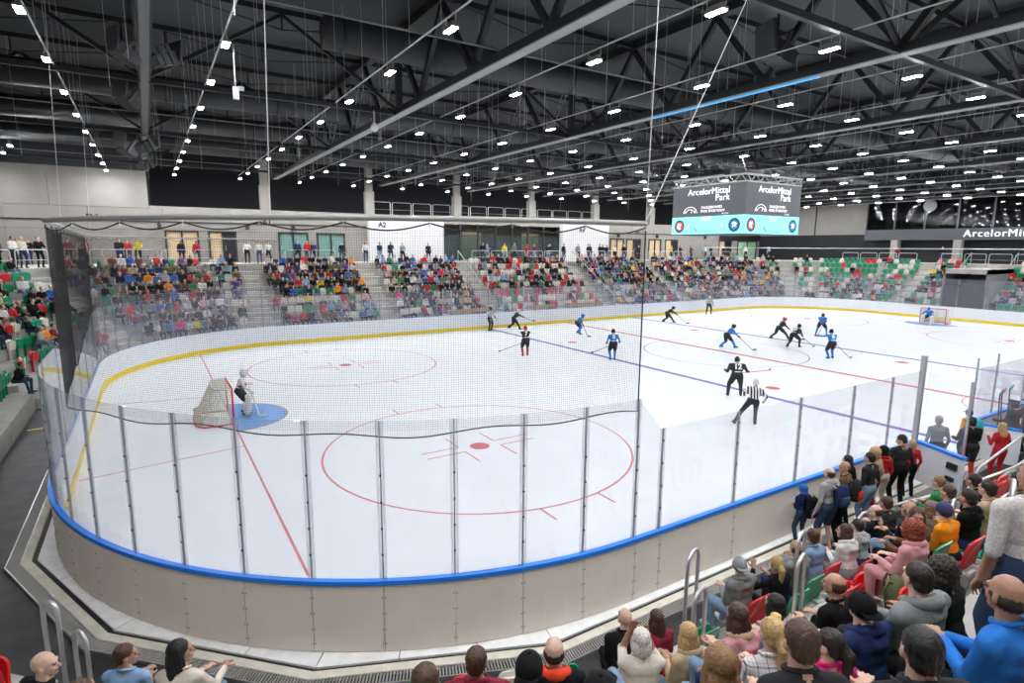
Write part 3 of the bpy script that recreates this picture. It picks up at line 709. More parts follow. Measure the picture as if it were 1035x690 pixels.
# sloping side rails beside the lounge stairs
def slope(p, q, lab, h=1.0):
    o = thing('sloped_handrail', lab, 'handrail'); p = Vector(p); q = Vector(q); u = Vector((0,0,h))
    MB().tube([p+u, q+u], .04, 8).build('rail_tube', M_STEEL, o, True)
    mb = MB(); n = 5
    for k in range(n+1): a = p.lerp(q, k/n); mb.tube([a, a+u], .02, 6)
    mb.build('rail_posts', M_STEEL, o)
slope((24.6, 38.4, 4.6), (24.6, 32.2, .8), 'sloped handrail left of the lounge seats on the far side')
slope((36.9, 38.4, 4.6), (36.9, 32.2, .8), 'sloped handrail right of the lounge seats on the far side')
slope((68, 17.25, 4.7), (62.2, 17.25, .9), 'sloped handrail left of the entrance tunnel in the right stand')
slope((68, 13.75, 4.7), (62.2, 13.75, .9), 'sloped handrail right of the entrance tunnel in the right stand')
tag(MB().box((15.9, -3.0, -.055), (23, -.72, -.04)).build('rubber_mat', mat('mat_black', (.012,.012,.013), .6)), 'black rubber mat on the floor around the players gate', 'mat')
# rails and bench near the players' gate
def railpoly(pts, lab, r=.028):
    o = thing('ramp_railing', lab, 'railing'); MB().tube(pts, r, 8).build('rail_tube', M_STEEL, o, True)
    mb = MB()
    for p in (pts[0], pts[len(pts)//2], pts[-1]): pass
    return o
railpoly([(12.5, -1.55, .0), (12.5, -1.55, .95), (12.8, -1.55, 1.1), (15.1, -1.9, 1.1), (15.4, -1.95, .95), (15.4, -1.95, 0)], 'long low steel railing in front of the tunnel floor by the dark-coated man')
railpoly([(15.3, -2.2, 0), (15.3, -2.2, 1.15), (15.6, -2.2, 1.3), (17.6, -2.3, 1.3), (17.8, -2.3, 1.15), (17.8, -2.3, 0)], 'steel railing left of the two dark-haired men')
railpoly([(16.6, -1.9, 0), (16.6, -1.9, 1.1), (16.8, -1.9, 1.3), (21.5, -1.9, 1.95), (23.5, -1.9, 2.4)], 'long sloping steel railing beside the player bench')
railpoly([(16.9, -2.2, 0), (16.9, -2.2, .9), (17.1, -2.2, 1.1), (19.3, -2.2, 1.35), (19.6, -2.2, 1.3), (19.6, -2.2, .3)], 'short steel railing below the long sloping one')

# ------------------------------------------------------------------ players' gate, door, bench glass
gt = thing('gate_door', 'white rink gate door with blue cap and glass standing open outward', 'gate', (18.25, -.12, 0), R(-112))
MB().box((0, -.03, .1), (1.25, .05, 1.05)).build('door_panel', M_WHITEBOARD, gt); MB().box((-.02, -.06, 1.06), (1.27, .08, 1.13)).build('cap_rail', M_CAP, gt)
MB().box((.05, 0, 1.13), (1.2, .012, 2.9)).build('glass_pane', M_GLASS, gt); MB().box((1.19, -.015, .1), (1.235, .025, 2.92)).build('edge_post', M_ALU, gt)
MB().box((.9, -.09, .75), (1.15, -.03, .9)).box((.9, -.09, .45), (1.1, -.03, .55)).build('latch', M_BLACK, gt)
gt2 = thing('gate_door', 'clear glass gate door with pale frame, right of the opening', 'gate', (21.45, -.1, 0), R(-80))
MB().box((0, -.03, .1), (1.1, .05, 1.05)).build('door_panel', M_WHITEBOARD, gt2); MB().box((.05, 0, 1.13), (1.05, .012, 2.7)).build('glass_pane', M_GLASS, gt2); MB().box((0, -.02, 1.06), (1.1, .07, 1.12)).build('cap_rail', M_CAP, gt2); MB().box((1.04, -.02, .1), (1.1, .03, 2.7)).build('edge_post', M_JOINT, gt2)
bn = thing('player_bench', 'long bench with blue edge behind the boards at right', 'bench', (22.9, -1.15, 0))
MB().box((0, -.22, .42), (9, .18, .47)).build('seat_plank', mat('bench_wood', (.45, .32, .17), .5), bn); MB().box((0, -.55, .0), (9, -.5, 1.0)).build('back_panel', M_WHITEBOARD, bn); MB().box((0, -.57, 1.0), (9, -.47, 1.05)).build('cap_rail', M_CAP, bn)
for k in range(5): MB().box((.3+2*k, -.15, 0), (.36+2*k, .12, .42)).build('leg', M_BLACK, bn)
for n_, (xa, xb) in enumerate(((20.3, 24.0), (27.2, 30.0), (31.0, 35.0))):
    b_ = thing('far_bench', ['wooden bench behind the far boards left of the lounge seats', 'wooden bench behind the far boards in front of the lounge seats', 'wooden bench behind the far boards right of centre'][n_], 'bench', (xa, 31.35, 0))
    MB().box((0, -.2, .9), (xb-xa, .2, .97)).build('seat_plank', MATS['bench_wood'], b_); MB().box((0, .25, 1.1), (xb-xa, .3, 1.35)).build('backrest', MATS['bench_wood'], b_)
    MB().box((.2, -.15, 0), (.3, .15, .9)).box((xb-xa-.3, -.15, 0), (xb-xa-.2, .15, .9)).build('leg', M_BLACK, b_)
for n_, xx in enumerate((20.0, 24.4, 27.0, 30.4, 35.3, 36.6)):
    b_ = thing('bench_partition', 'clear glass partition of the far player boxes, '+ordn(n_+1)+' from the left', 'partition', (xx, 30.15, 0), 0, 'player box partitions')
    MB().box((-.006, 0, 1.1), (.006, 1.6, 2.9)).build('glass_pane', M_GLASS, b_); MB().box((-.03, 0, 0), (.03, 1.6, 1.1)).build('base_panel', M_WHITEBOARD, b_); MB().box((-.03, 1.55, 0), (.03, 1.61, 2.9)).build('post', M_ALU, b_)
# entrance tunnel in the right stand
vt = thing('entrance_tunnel', 'grey walled entrance tunnel cut into the right-hand stand', 'tunnel', (62.2, 15.4, 0))
M_VOM = mat('tunnel_grey', (.17, .17, .18), .7)
for y in (-1.7, 1.5): MB().box((0, y, 0), (6.3, y+.2, 4.3)).build('side_wall', M_VOM, vt)
MB().box((-.1, -1.5, 0), (.0, 1.5, 2.9)).build('opening_shade', M_BLACK, vt); MB().box((0, -1.7, 3.9), (6.3, 1.7, 4.3)).build('roof_slab', M_CONC, vt)  # black slab across the mouth stands in for the shade inside the tunnel

# ------------------------------------------------------------------ goals
def goal(x, rz, lab):
    g = thing('hockey_goal', lab, 'goal', (x, 15, 0), rz)
    M_POST = mat('goal_red', (.70, .03, .04), .35); M_NETW = mat('goal_net', (.72, .70, .62), .8)
    for y in (-.915, .915): MB().tube([(0, y, 0), (0, y, 1.22)], .03, 8).build('post', M_POST, g, True)
    MB().tube([(0, -.915, 1.22), (0, .915, 1.22)], .03, 8).build('crossbar', M_POST, g, True)
    base = [(0, -.915), (-.5, -1.0), (-.9, -.95), (-1.1, -.6), (-1.12, 0), (-1.1, .6), (-.9, .95), (-.5, 1.0), (0, .915)]
    topc = [(0, -.915), (-.3, -.9), (-.5, -.75), (-.55, -.4), (-.56, 0), (-.55, .4), (-.5, .75), (-.3, .9), (0, .915)]
    MB().tube([(*p, .03) for p in base], .03, 8).build('base_frame', M_POST, g, True)
    MB().tube([(*p, 1.2) for p in topc], .022, 8).build('top_frame', M_WALLW, g, True)
    def lp(a, n): 
        out = []; 
        for i in range(len(a)-1):
            for k in range(n): out.append(tuple(np.array(a[i])*(1-k/n)+np.array(a[i+1])*k/n))
        return out+[a[-1]]
    B = lp(base, 6); Tp = lp(topc, 6); mb = MB()
    for b, t in zip(B, Tp): mb.bar((*b, .03), (*t, 1.2), .014)
    for z in np.arange(.05, 1.2, .06):
        f = (z-.03)/1.17; q = [(b[0]*(1-f)+t[0]*f, b[1]*(1-f)+t[1]*f) for b, t in zip(B, Tp)]
        for k in range(0, len(q)-2, 2): mb.bar((*q[k], z), (*q[k+2], z), .014)
    for t in Tp[3:-3]: mb.bar((*t, 1.2), (0, t[1], 1.22), .009)
    for xx in np.arange(-.5, 0, .06): mb.bar((xx, -.85, 1.2), (xx, .85, 1.2), .009)
    mb.build('goal_net', M_NETW, g)['kind'] = 'stuff'
    # white padding skirt on the lower back and centre post
    V = [(*p, z) for z in (.06, .32) for p in base[1:8]]; V2 = [(x_*.985, y_*.985, z) for x_, y_, z in V]
    F = [(k, k+1, 8+k-1+1-1+0, k+7) for k in range(0)]
    sk = MB().add(V+V2, [(k, k+1, k+8, k+7) for k in range(6)]+[(14+k+7, 14+k+8, 14+k+1, 14+k) for k in range(6)]); sk.build('skirt_pad', M_NETW, g)
    MB().tube([(-1.08, 0, .05), (-.55, 0, 1.2)], .02, 6).build('back_brace', M_ALU, g)
goal(4, 0, 'red framed hockey goal with pale net in front of the masked goalkeeper'); goal(56, math.pi, 'small distant hockey goal with white net at far right')

# ------------------------------------------------------------------ figure builder
def ico(sub=2):
    bm = bmesh.new(); bmesh.ops.create_icosphere(bm, subdivisions=sub, radius=1); V = [v.co[:] for v in bm.verts]; F = [tuple(v.index for v in f.verts) for f in bm.faces]; bm.free(); return np.array(V), F
ICO = ico(2)
def rawmesh(prims):
    mb = MB()
    for p in prims:
        if p[0] == 'e': mb.add(ICO[0]*np.array(p[2])+np.array(p[1]), ICO[1])
        else:
            a, b, ra, rb = Vector(p[1]), Vector(p[2]), p[3], p[4]; d = b-a; L = d.length
            if L < 1e-5: d = Vector((0,0,1)); L = 1e-5
            d.normalize(); N_ = 4; pts = []; rs = []
            for k in range(N_+1): th = math.pi/2*k/N_; pts.append(a-d*ra*math.cos(th)*.98); rs.append(max(ra*math.sin(th), ra*.08))
            for k in range(N_+1): th = math.pi/2*k/N_; pts.append(b+d*rb*math.sin(th)*.98); rs.append(max(rb*math.cos(th), rb*.08))
            mb.tube(pts, rs, 12)
    return mb
def batch_remesh(jobs):           # [(prims, voxel, smooth)] -> [(V, F)]
    obs = []
    for pr, vox, sm in jobs:
        me = rawmesh(pr).mesh('tmp'); o = bpy.data.objects.new('tmp', me); COL.objects.link(o)
        r = o.modifiers.new('r', 'REMESH'); r.mode = 'VOXEL'; r.voxel_size = vox; r.adaptivity = 0
        if sm: s = o.modifiers.new('s', 'SMOOTH'); s.iterations = sm; s.factor = .5
        obs.append(o)
    dg = bpy.context.evaluated_depsgraph_get(); out = []
    for o in obs:
        ev = o.evaluated_get(dg); me = ev.to_mesh(); n = len(me.vertices)
        V = np.empty(n*3); me.vertices.foreach_get('co', V); V = V.reshape(-1, 3)
        lt = np.empty(len(me.polygons), int); me.polygons.foreach_get('loop_total', lt)
        li = np.empty(len(me.loops), int); me.loops.foreach_get('vertex_index', li)
        F = np.split(li, np.cumsum(lt)[:-1]); 
        Fq = li.reshape(-1, 4) if len(lt) and (lt == 4).all() else None
        out.append((V, Fq if Fq is not None else F)); ev.to_mesh_clear()
    for o in obs: me = o.data; bpy.data.objects.remove(o); bpy.data.meshes.remove(me)
    return out
def classify(C, prims):
    best = np.full(len(C), 1e9); mi = np.zeros(len(C), int)
    for p in prims:
        if p[0] == 'e':
            q = (C-np.array(p[1]))/np.array(p[2]); l = np.linalg.norm(q, axis=1); d = (l-1)*min(p[2]); m = p[3]
        else:
            a, b = np.array(p[1], float), np.array(p[2], float); ab = b-a; t = np.clip(((C-a)@ab)/max(ab@ab, 1e-9), 0, 1)
            d = np.linalg.norm(C-(a+t[:, None]*ab), axis=1)-(p[3]+(p[4]-p[3])*t); m = p[5]
        k = d < best; best[k] = d[k]; mi[k] = m
    return mi
def npmesh(name, V, F, mi, slots, smooth=True):
    me = bpy.data.meshes.new(name); n = len(V); me.vertices.add(n); me.vertices.foreach_set('co', np.asarray(V, float).ravel())
    if isinstance(F, np.ndarray): lt = np.full(len(F), F.shape[1]); li = F.ravel()
    else: lt = np.array([len(f) for f in F]); li = np.concatenate([np.asarray(f) for f in F])
    me.loops.add(len(li)); me.loops.foreach_set('vertex_index', li); me.polygons.add(len(lt))
    me.polygons.foreach_set('loop_start', np.concatenate([[0], np.cumsum(lt)[:-1]])); me.polygons.foreach_set('loop_total', lt)
    me.polygons.foreach_set('material_index', np.asarray(mi)); me.polygons.foreach_set('use_smooth', np.full(len(lt), smooth))
    for s in slots: me.materials.append(s)
    me.update(calc_edges=True); return me
# head and hands are built once, finely, and set onto every body
HEADP = [('e', (0,-.012,.02), (.077,.096,.095), 0), ('e', (0,.022,-.035), (.062,.072,.082), 0), ('e', (0,.048,-.088), (.040,.044,.034), 0),
  ('c', (0,.090,.0), (0,.112,-.034), .009, .014, 0), ('c', (-.036,.080,.024), (.036,.080,.024), .013, .013, 0), ('e', (.036,.062,-.03), (.022,.022,.024), 0), ('e', (-.036,.062,-.03), (.022,.022,.024), 0),
  ('e', (.078,-.006,-.02), (.011,.021,.033), 0), ('e', (-.078,-.006,-.02), (.011,.021,.033), 0), ('c', (-.02,.090,-.062), (.02,.090,-.062), .009, .009, 6),
  ('e', (.031,.083,.002), (.013,.011,.010), 5), ('e', (-.031,.083,.002), (.013,.011,.010), 5), ('c', (0,-.015,-.05), (0,-.03,-.175), .053, .062, 0)]
def handprims(curl):
    P = [('e', (0,.045,0), (.040,.050,.017), 0), ('c', (0,-.02,0), (0,.02,0), .026, .03, 0)]
    for x, L in ((-.030,.062), (-.010,.074), (.011,.078), (.031,.070)):
        a = Vector((x,.085,0)); ang = 0
        for k, l in enumerate((L*.45, L*.32, L*.25)):
            ang += curl*(.5 if k == 0 else .9); b = a+Vector((x*.1, l*math.cos(ang), -l*math.sin(ang))); P.append(('c', tuple(a), tuple(b), .0095-.001*k, .009-.001*k, 0)); a = b
    a = Vector((.036,.03,-.004)); b = Vector((.064,.058,-.014)); c = Vector((.062+.01*(1-curl),.088,-.024-.01*curl)); P += [('c', tuple(a), tuple(b), .013, .011, 0), ('c', tuple(b), tuple(c), .010, .008, 0)]
    return P
_h = batch_remesh([(HEADP, .0085, 2), (handprims(.45), .0065, 1), (handprims(1.25), .0065, 1)])
def cls(vf, P): V, F = vf; C = V[F].mean(1) if isinstance(F, np.ndarray) else np.array([V[f].mean(0) for f in F]); return V, F, classify(C, P)
HEAD = cls(_h[0], HEADP); HANDO = (_h[1][0], _h[1][1], np.zeros(len(_h[1][1]), int)); HANDG = (_h[2][0], _h[2][1], np.zeros(len(_h[2][1]), int))
def ik(a, b, l1, l2, hint):
    a = Vector(a); b = Vector(b); d = b-a; L = min(d.length, (l1+l2)*.995)
    if d.length < 1e-4: d = Vector((0,0,-1))
    dn = d.normalized(); b = a+dn*L; x = (l1*l1-l2*l2+L*L)/(2*L); h = math.sqrt(max(l1*l1-x*x, 0))
    n = Vector(hint); n = n-dn*n.dot(dn)
    if n.length < 1e-3: n = Vector((1,0,0)).cross(dn)
    n.normalize(); return a+dn*x+n*h, b
def V3(*a): return Vector(a)
def figure(pose='sit', lean=.15, side=0, hands=None, hyaw=0, hpitch=0, bulk=1.0, sleeve='long', legs='long', extra=(), feet=None, hip=None, fem=False, gloves=False, coarse=False, hood=False, s=1.0, twist=0):
    """returns (prims, head matrix, hand matrices) for one figure; origin between the feet, facing +Y"""
    P = []; b = bulk
    if pose == 'sit': H = V3(0, -.02, .50); tr = .50
    elif pose == 'stand': H = V3(0, 0, .92); tr = .52
    else: H = V3(*(hip or (0, -.1, .80))); tr = .52
    up = V3(math.sin(side), math.sin(lean)*math.cos(side), math.cos(lean)*math.cos(side)).normalized()
    sd = V3(math.cos(twist), math.sin(twist), 0); sd = (sd-up*sd.dot(up)).normalized(); fw = up.cross(sd)
    def B(x, y, z): return H+sd*x+fw*y+up*z
    N = B(0, .0, tr-.03); w_ = (.165 if fem else .185)*b
    SH = {1: B(w_, -.005, tr-.09), -1: B(-w_, -.005, tr-.09)}
    rs = .058*b
    P.append(('c', tuple(B(-.075*b, .01, .02)), tuple(B(.075*b, .01, .02)), .105*b, .105*b, 2))
    P.append(('c', tuple(B(-.055*b, .015, .14)), tuple(B(.055*b, .015, .14)), .095*b, .095*b, 1))
    P.append(('c', tuple(B(-.075*b, .012, .28)), tuple(B(.075*b, .012, .28)), .098*b, .098*b, 1))
    P.append(('c', tuple(B(-.085*b, .0, .37)), tuple(B(.085*b, .0, .37)), .095*b, .095*b, 1))
    P.append(('c', tuple(SH[-1]), tuple(N-up*.02), rs*1.05, .055, 1)); P.append(('c', tuple(SH[1]), tuple(N-up*.02), rs*1.05, .055, 1))
    if hood: P += [('c', tuple(B(-.075, -.07, tr-.045)), tuple(B(.075, -.07, tr-.045)), .045, .045, 1), ('c', tuple(B(-.05, -.105, tr-.11)), tuple(B(.05, -.105, tr-.11)), .042, .042, 1), ('c', tuple(B(.08, -.03, tr-.015)), tuple(B(.05, .06, tr-.06)), .032, .026, 1), ('c', tuple(B(-.08, -.03, tr-.015)), tuple(B(-.05, .06, tr-.06)), .032, .026, 1)]
    # arms
    hm = []
    dflt = {'sit': {1: (.12, .33, .64), -1: (-.12, .33, .64)}, 'stand': {1: (.24, .08, .84), -1: (-.24, .08, .84)}}.get(pose, {1: (.3, .3, .9), -1: (-.3, .3, .9)})
    for sg in (1, -1):
        tgt = Vector((hands or {}).get(sg, dflt[sg])); el, hd = ik(SH[sg], tgt, .285, .255, (sg*.45, -.5, -1.0))
        ra = .050*b; P.append(('c', tuple(SH[sg]), tuple(el), ra*1.08, ra*.86, 1 if sleeve != 'none' else 0))
        if sleeve == 'short': P.append(('c', tuple(el.lerp(SH[sg], .12)), tuple(hd), .040, .030, 0))
        else: P.append(('c', tuple(el), tuple(hd), ra*.86, .038*b, 1 if sleeve == 'long' else 0))
        d = (hd-el).normalized()
        if gloves or coarse: P.append(('c', tuple(hd+d*.02), tuple(hd+d*.09), .036 if coarse else .058, .032 if coarse else .05, 7 if gloves else 0))
        z = V3(0,0,1) if abs(d.z) < .9 else V3(0,1,0); x = d.cross(z).normalized(); z = x.cross(d)
        m = Matrix((x*sg, d, z)).transposed().to_4x4(); m.translation = hd+d*.01; hm.append((sg, m))
    # legs
    fd = feet or ({1: (.13, .44, .09), -1: (-.12, .40, .09)} if pose == 'sit' else {1: (.11, .0, .09), -1: (-.11, .02, .09)})
    for sg in (1, -1):
        hp = H+sd*(.09*sg*b)+up*(-.01); an = Vector(fd[sg]); kn, an = ik(hp, an, .43, .42, (sg*.25, 1, .25))
        P.append(('c', tuple(hp), tuple(kn), .092*b, .064*b, 2))
        cm = 2 if legs == 'long' else 0 if legs == 'short' else 4
        if legs == 'short': P.append(('c', tuple(kn.lerp(hp, .12)), tuple(an), .056, .038, 0))
        else: P.append(('c', tuple(kn), tuple(an), .062*b, .046*b, cm))
        P.append(('c', tuple(an+V3(0, -.03, -.035)), tuple(an+V3(sg*.03, .15, -.045)), .042, .036, 3))
    hc = N+up*.135+V3(0, .02, .02)
    hmx = Matrix.Translation(hc) @ Matrix.Rotation(hyaw, 4, 'Z') @ Matrix.Rotation(hpitch, 4, 'X')
    P.append(('c', tuple(N-up*.03), tuple(hc-V3(0, .02, .07)), .058, .05, 0))
    P += list(extra)
    return P, hmx, hm
def assemble(name, VF, P, hmx, hm, slots, detail=True, scale=1.0, gloves=False, grip=()):
    V, F = VF; V, F, mi = cls((V, F), P)
    if not isinstance(F, np.ndarray) or not detail: return npmesh(name, V*scale, F, mi, slots)
    Vs = [V]; Fs = [F]; Ms = [mi]; o = len(V)
    def put(t, m, flip=False):
        nonlocal o
        A, G, K = t
        if not isinstance(G, np.ndarray): return
        A = A.copy()
        if flip: G = G[:, ::-1]
        M = np.array(m); Vs.append(A@M[:3, :3].T+M[:3, 3]); Fs.append(G+o); Ms.append(K); o += len(A)
    put(HEAD, hmx)
    if not gloves:
        for sg, m in hm: put(HANDG if sg in grip else HANDO, m, sg < 0)
    return npmesh(name, np.concatenate(Vs)*scale, np.concatenate(Fs), np.concatenate(Ms), slots)

# ---- hair and headgear templates (head coordinates)
def E_(c, r): return ('e', c, r, 0)
def C_(a, b, r, q): return ('c', a, b, r, q, 0)
SHORT = [E_((0,-.022,.034), (.084,.098,.092)), E_((0,-.055,-.02), (.074,.058,.07))]
HS = {
 'short': SHORT, 'fringe': [E_((0,-.020,-.018), (.085,.096,.068))], 'thin': [E_((0,-.03,.005), (.083,.084,.078))],
 'long': SHORT+[E_((0,-.068,-.10), (.098,.062,.15)), E_((.07,-.02,-.08), (.03,.05,.12)), E_((-.07,-.02,-.08), (.03,.05,.12)), E_((0,-.085,-.2), (.10,.05,.10))],
 'bob': SHORT+[E_((0,-.05,-.06), (.098,.07,.10)), E_((.072,-.005,-.05), (.026,.05,.09)), E_((-.072,-.005,-.05), (.026,.05,.09))],
 'curly': [E_((0,-.03,.03), (.112,.118,.112)), E_((0,-.06,-.06), (.11,.085,.095)), E_((.07,0,-.03), (.04,.06,.07)), E_((-.07,0,-.03), (.04,.06,.07))],
 'pony': SHORT+[C_((0,-.105,.02), (0,-.145,-.03), .03, .045), C_((0,-.145,-.03), (0,-.13,-.22), .045, .028)],
 'hood': [E_((0,-.02,.02), (.112,.122,.125)), E_((0,-.05,-.09), (.11,.10,.09))],
 'halfup': SHORT+[E_((0,-.07,-.12), (.09,.06,.17)), C_((0,-.10,.03), (0,-.12,-.1), .035, .03)]}
capshell = MB()
def dome(rx, ry, rz, c, a0=0): return [((c[0], c[1], c[2]+rz*math.sin(R(t))), rx*math.cos(R(t))+.001, ry*math.cos(R(t))+.001) for t in range(a0, 91, 10)]
jobs = [(HS[k], .0095, 2) for k in HS]; hres = dict(zip(HS, batch_remesh(jobs)))
HAIRMESH = {}
for k, (V, F) in hres.items():
    if k not in ('hood',):
        ang = np.arctan2(V[:, 0], -V[:, 1]+.02); r_ = .0035 if k != 'curly' else .009
        rad = np.sin(ang*23+V[:, 2]*25)*.6+np.sin(ang*41-V[:, 2]*60)*.4 if k != 'curly' else np.sin(V[:, 0]*130)*np.sin(V[:, 2]*120+1)*np.sin(V[:, 1]*115)*1.3
        c = V.mean(0); d = V-c; d /= np.linalg.norm(d, axis=1)[:, None]; V = V+d*(rad*r_)[:, None]
    HAIRMESH[k] = (V, F)
def hairmat(n, c):
    m = mat('hair_'+n, c, .55, bump=.4, bscale=60, noise=.3, nscale=60); return m
HAIR = {'black': hairmat('black', (.006,.005,.005)), 'dark': hairmat('dark_brown', (.018,.010,.006)), 'brown': hairmat('brown', (.065,.030,.015)), 'light': hairmat('light_brown', (.22,.115,.05)),
        'blond': hairmat('blond', (.45,.29,.12)), 'grey': hairmat('grey', (.33,.31,.29)), 'white': hairmat('white', (.68,.62,.57)), 'red': hairmat('red', (.22,.035,.012))}
def hairmesh(style, key):
    nm = 'hair_%s_%s' % (style, key)
    if nm in bpy.data.meshes: return bpy.data.meshes[nm]
    V, F = HAIRMESH[style]; m = HAIR.get(key) or MATS[key]
    return npmesh(nm, V, F, np.zeros(len(F), int), [m])
def capmesh(key, back=False, brim=True):
    nm = 'cap_%s_%d' % (key, back)
    if nm in bpy.data.meshes: return bpy.data.meshes[nm]
    mb = MB().loft([((0,-.012,-.03),.086,.105)]+dome(.088,.107,.105,(0,-.012,.01)), 20)
    s = -1 if back else 1
    if brim:
        V = []; n = 9
        for k in range(n):
            a = R(-60+120*k/(n-1)); V += [(.078*math.sin(a), s*(-.012+.098*math.cos(a)), .012), (.085*math.sin(a), s*(.0+(.10+.075*math.cos(a))), .002)]
        V2 = [(x, y, z-.006) for x, y, z in V]; N_ = 2*n
        F = [(2*k, 2*k+1, 2*k+3, 2*k+2) for k in range(n-1)]; F += [tuple(N_+i for i in f[::-1]) for f in F]+[(2*k+1, N_+2*k+1, N_+2*k+3, 2*k+3) for k in range(n-1)]
        mb.add(V+V2, F)
    mb.tube([(0,-.012,.112), (0,-.012,.122)], .012, 8)
    me = mb.mesh(nm, True); me.materials.append(MATS[key]); return me
def helmetmesh(key):
    nm = 'helmet_%s' % key
    if nm in bpy.data.meshes: return bpy.data.meshes[nm]
    mb = MB().loft([((0,-.02,-.075),.098,.100), ((0,-.015,-.03),.104,.118)]+dome(.106,.128,.115,(0,-.008,.012)), 16)
    mb.box((-.03,-.13,.05), (.03,.11,.137)).box((-.085,.07,-.02), (.085,.125,.012))
    me = mb.mesh(nm, True); me.materials.append(MATS[key]); return me

# ---- clothing and skin colours
TOPS = {'black': (.006,.006,.007), 'charcoal': (.022,.023,.026), 'grey': (.20,.21,.21), 'pale grey': (.38,.37,.36), 'white': (.66,.65,.62), 'red': (.48,.02,.025), 'maroon': (.22,.02,.035), 'navy': (.018,.03,.10),
        'blue': (.03,.13,.45), 'light blue': (.22,.36,.55), 'teal': (.03,.25,.24), 'green': (.03,.20,.08), 'olive': (.10,.11,.05), 'beige': (.48,.36,.22), 'pink': (.62,.30,.32), 'magenta': (.62,.02,.17), 'purple': (.13,.05,.22),
        'yellow': (.65,.50,.05), 'orange': (.80,.28,.01), 'cream': (.62,.56,.48), 'brown': (.14,.07,.035), 'denim': (.20,.30,.42), 'dark denim': (.035,.06,.12), 'bright blue': (.02,.16,.52), 'khaki': (.22,.18,.10), 'turquoise': (.05,.45,.50), 'mint': (.30,.6,.45)}
def cloth(n): return mat('cloth_'+n.replace(' ', '_'), TOPS[n], .85, bump=.5, bscale=14, noise=.12, nscale=6, spec=.2)
SKIN = [mat('skin_light', (.55,.33,.24), .5), mat('skin_warm', (.47,.26,.17), .5), mat('skin_tan', (.38,.20,.13), .5), mat('skin_pale', (.62,.40,.31), .5)]
M_EYE = mat('eye_dark', (.02,.02,.02), .3); M_LIP = mat('lip', (.42,.13,.11), .5); M_SHOE = mat('shoe_dark', (.03,.03,.035), .5); M_SHOEW = mat('shoe_white', (.6,.6,.58), .5)
def plaid():
    m = bpy.data.materials.new('cloth_plaid'); m.use_nodes = True; nt = m.node_tree; b = nt.nodes['Principled BSDF']; b.inputs['Roughness'].default_value = .85
    tc = nt.nodes.new('ShaderNodeTexCoord'); sx = nt.nodes.new('ShaderNodeSeparateXYZ'); nt.links.new(tc.outputs['Object'], sx.inputs[0]); prev = None
    for ax, sc, th in ((0, 14, .14), (2, 14, .14), (0, 42, .1), (2, 42, .1)):
        mu = nt.nodes.new('ShaderNodeMath'); mu.operation = 'MULTIPLY'; mu.inputs[1].default_value = sc; nt.links.new(sx.outputs[ax], mu.inputs[0])
        fr = nt.nodes.new('ShaderNodeMath'); fr.operation = 'FRACT'; nt.links.new(mu.outputs[0], fr.inputs[0])
        lt = nt.nodes.new('ShaderNodeMath'); lt.operation = 'LESS_THAN'; lt.inputs[1].default_value = th; nt.links.new(fr.outputs[0], lt.inputs[0])
        if prev is None: prev = lt
        else:
            a = nt.nodes.new('ShaderNodeMath'); a.operation = 'ADD' if sc < 20 else 'MAXIMUM'; nt.links.new(prev.outputs[0], a.inputs[0]); nt.links.new(lt.outputs[0], a.inputs[1]); prev = a
    r = nt.nodes.new('ShaderNodeValToRGB'); r.color_ramp.elements[0].color = (.66,.62,.58,1); r.color_ramp.elements[1].color = (.06,.06,.16,1); r.color_ramp.elements[1].position = 1.0
    mm = nt.nodes.new('ShaderNodeMath'); mm.operation = 'MULTIPLY'; mm.inputs[1].default_value = .6; nt.links.new(prev.outputs[0], mm.inputs[0]); nt.links.new(mm.outputs[0], r.inputs[0]); nt.links.new(r.outputs[0], b.inputs['Base Color'])
    MATS['cloth_plaid'] = m; return m
def stripes():
    m = bpy.data.materials.new('cloth_referee'); m.use_nodes = True; nt = m.node_tree; b = nt.nodes['Principled BSDF']; b.inputs['Roughness'].default_value = .8
    tc = nt.nodes.new('ShaderNodeTexCoord'); sx = nt.nodes.new('ShaderNodeSeparateXYZ'); nt.links.new(tc.outputs['Object'], sx.inputs[0])
    mu = nt.nodes.new('ShaderNodeMath'); mu.operation = 'MULTIPLY'; mu.inputs[1].default_value = 10.5; nt.links.new(sx.outputs[0], mu.inputs[0])
    fr = nt.nodes.new('ShaderNodeMath'); fr.operation = 'FRACT'; nt.links.new(mu.outputs[0], fr.inputs[0]); lt = nt.nodes.new('ShaderNodeMath'); lt.operation = 'LESS_THAN'; lt.inputs[1].default_value = .5; nt.links.new(fr.outputs[0], lt.inputs[0])
    r = nt.nodes.new('ShaderNodeValToRGB'); r.color_ramp.elements[0].color = (.8,.8,.8,1); r.color_ramp.elements[1].color = (.012,.012,.014,1); nt.links.new(lt.outputs[0], r.inputs[0]); nt.links.new(r.outputs[0], b.inputs['Base Color'])
    MATS['cloth_referee'] = m; return m
plaid(); stripes()
def top_(n): return MATS[n] if n in MATS else cloth(n)

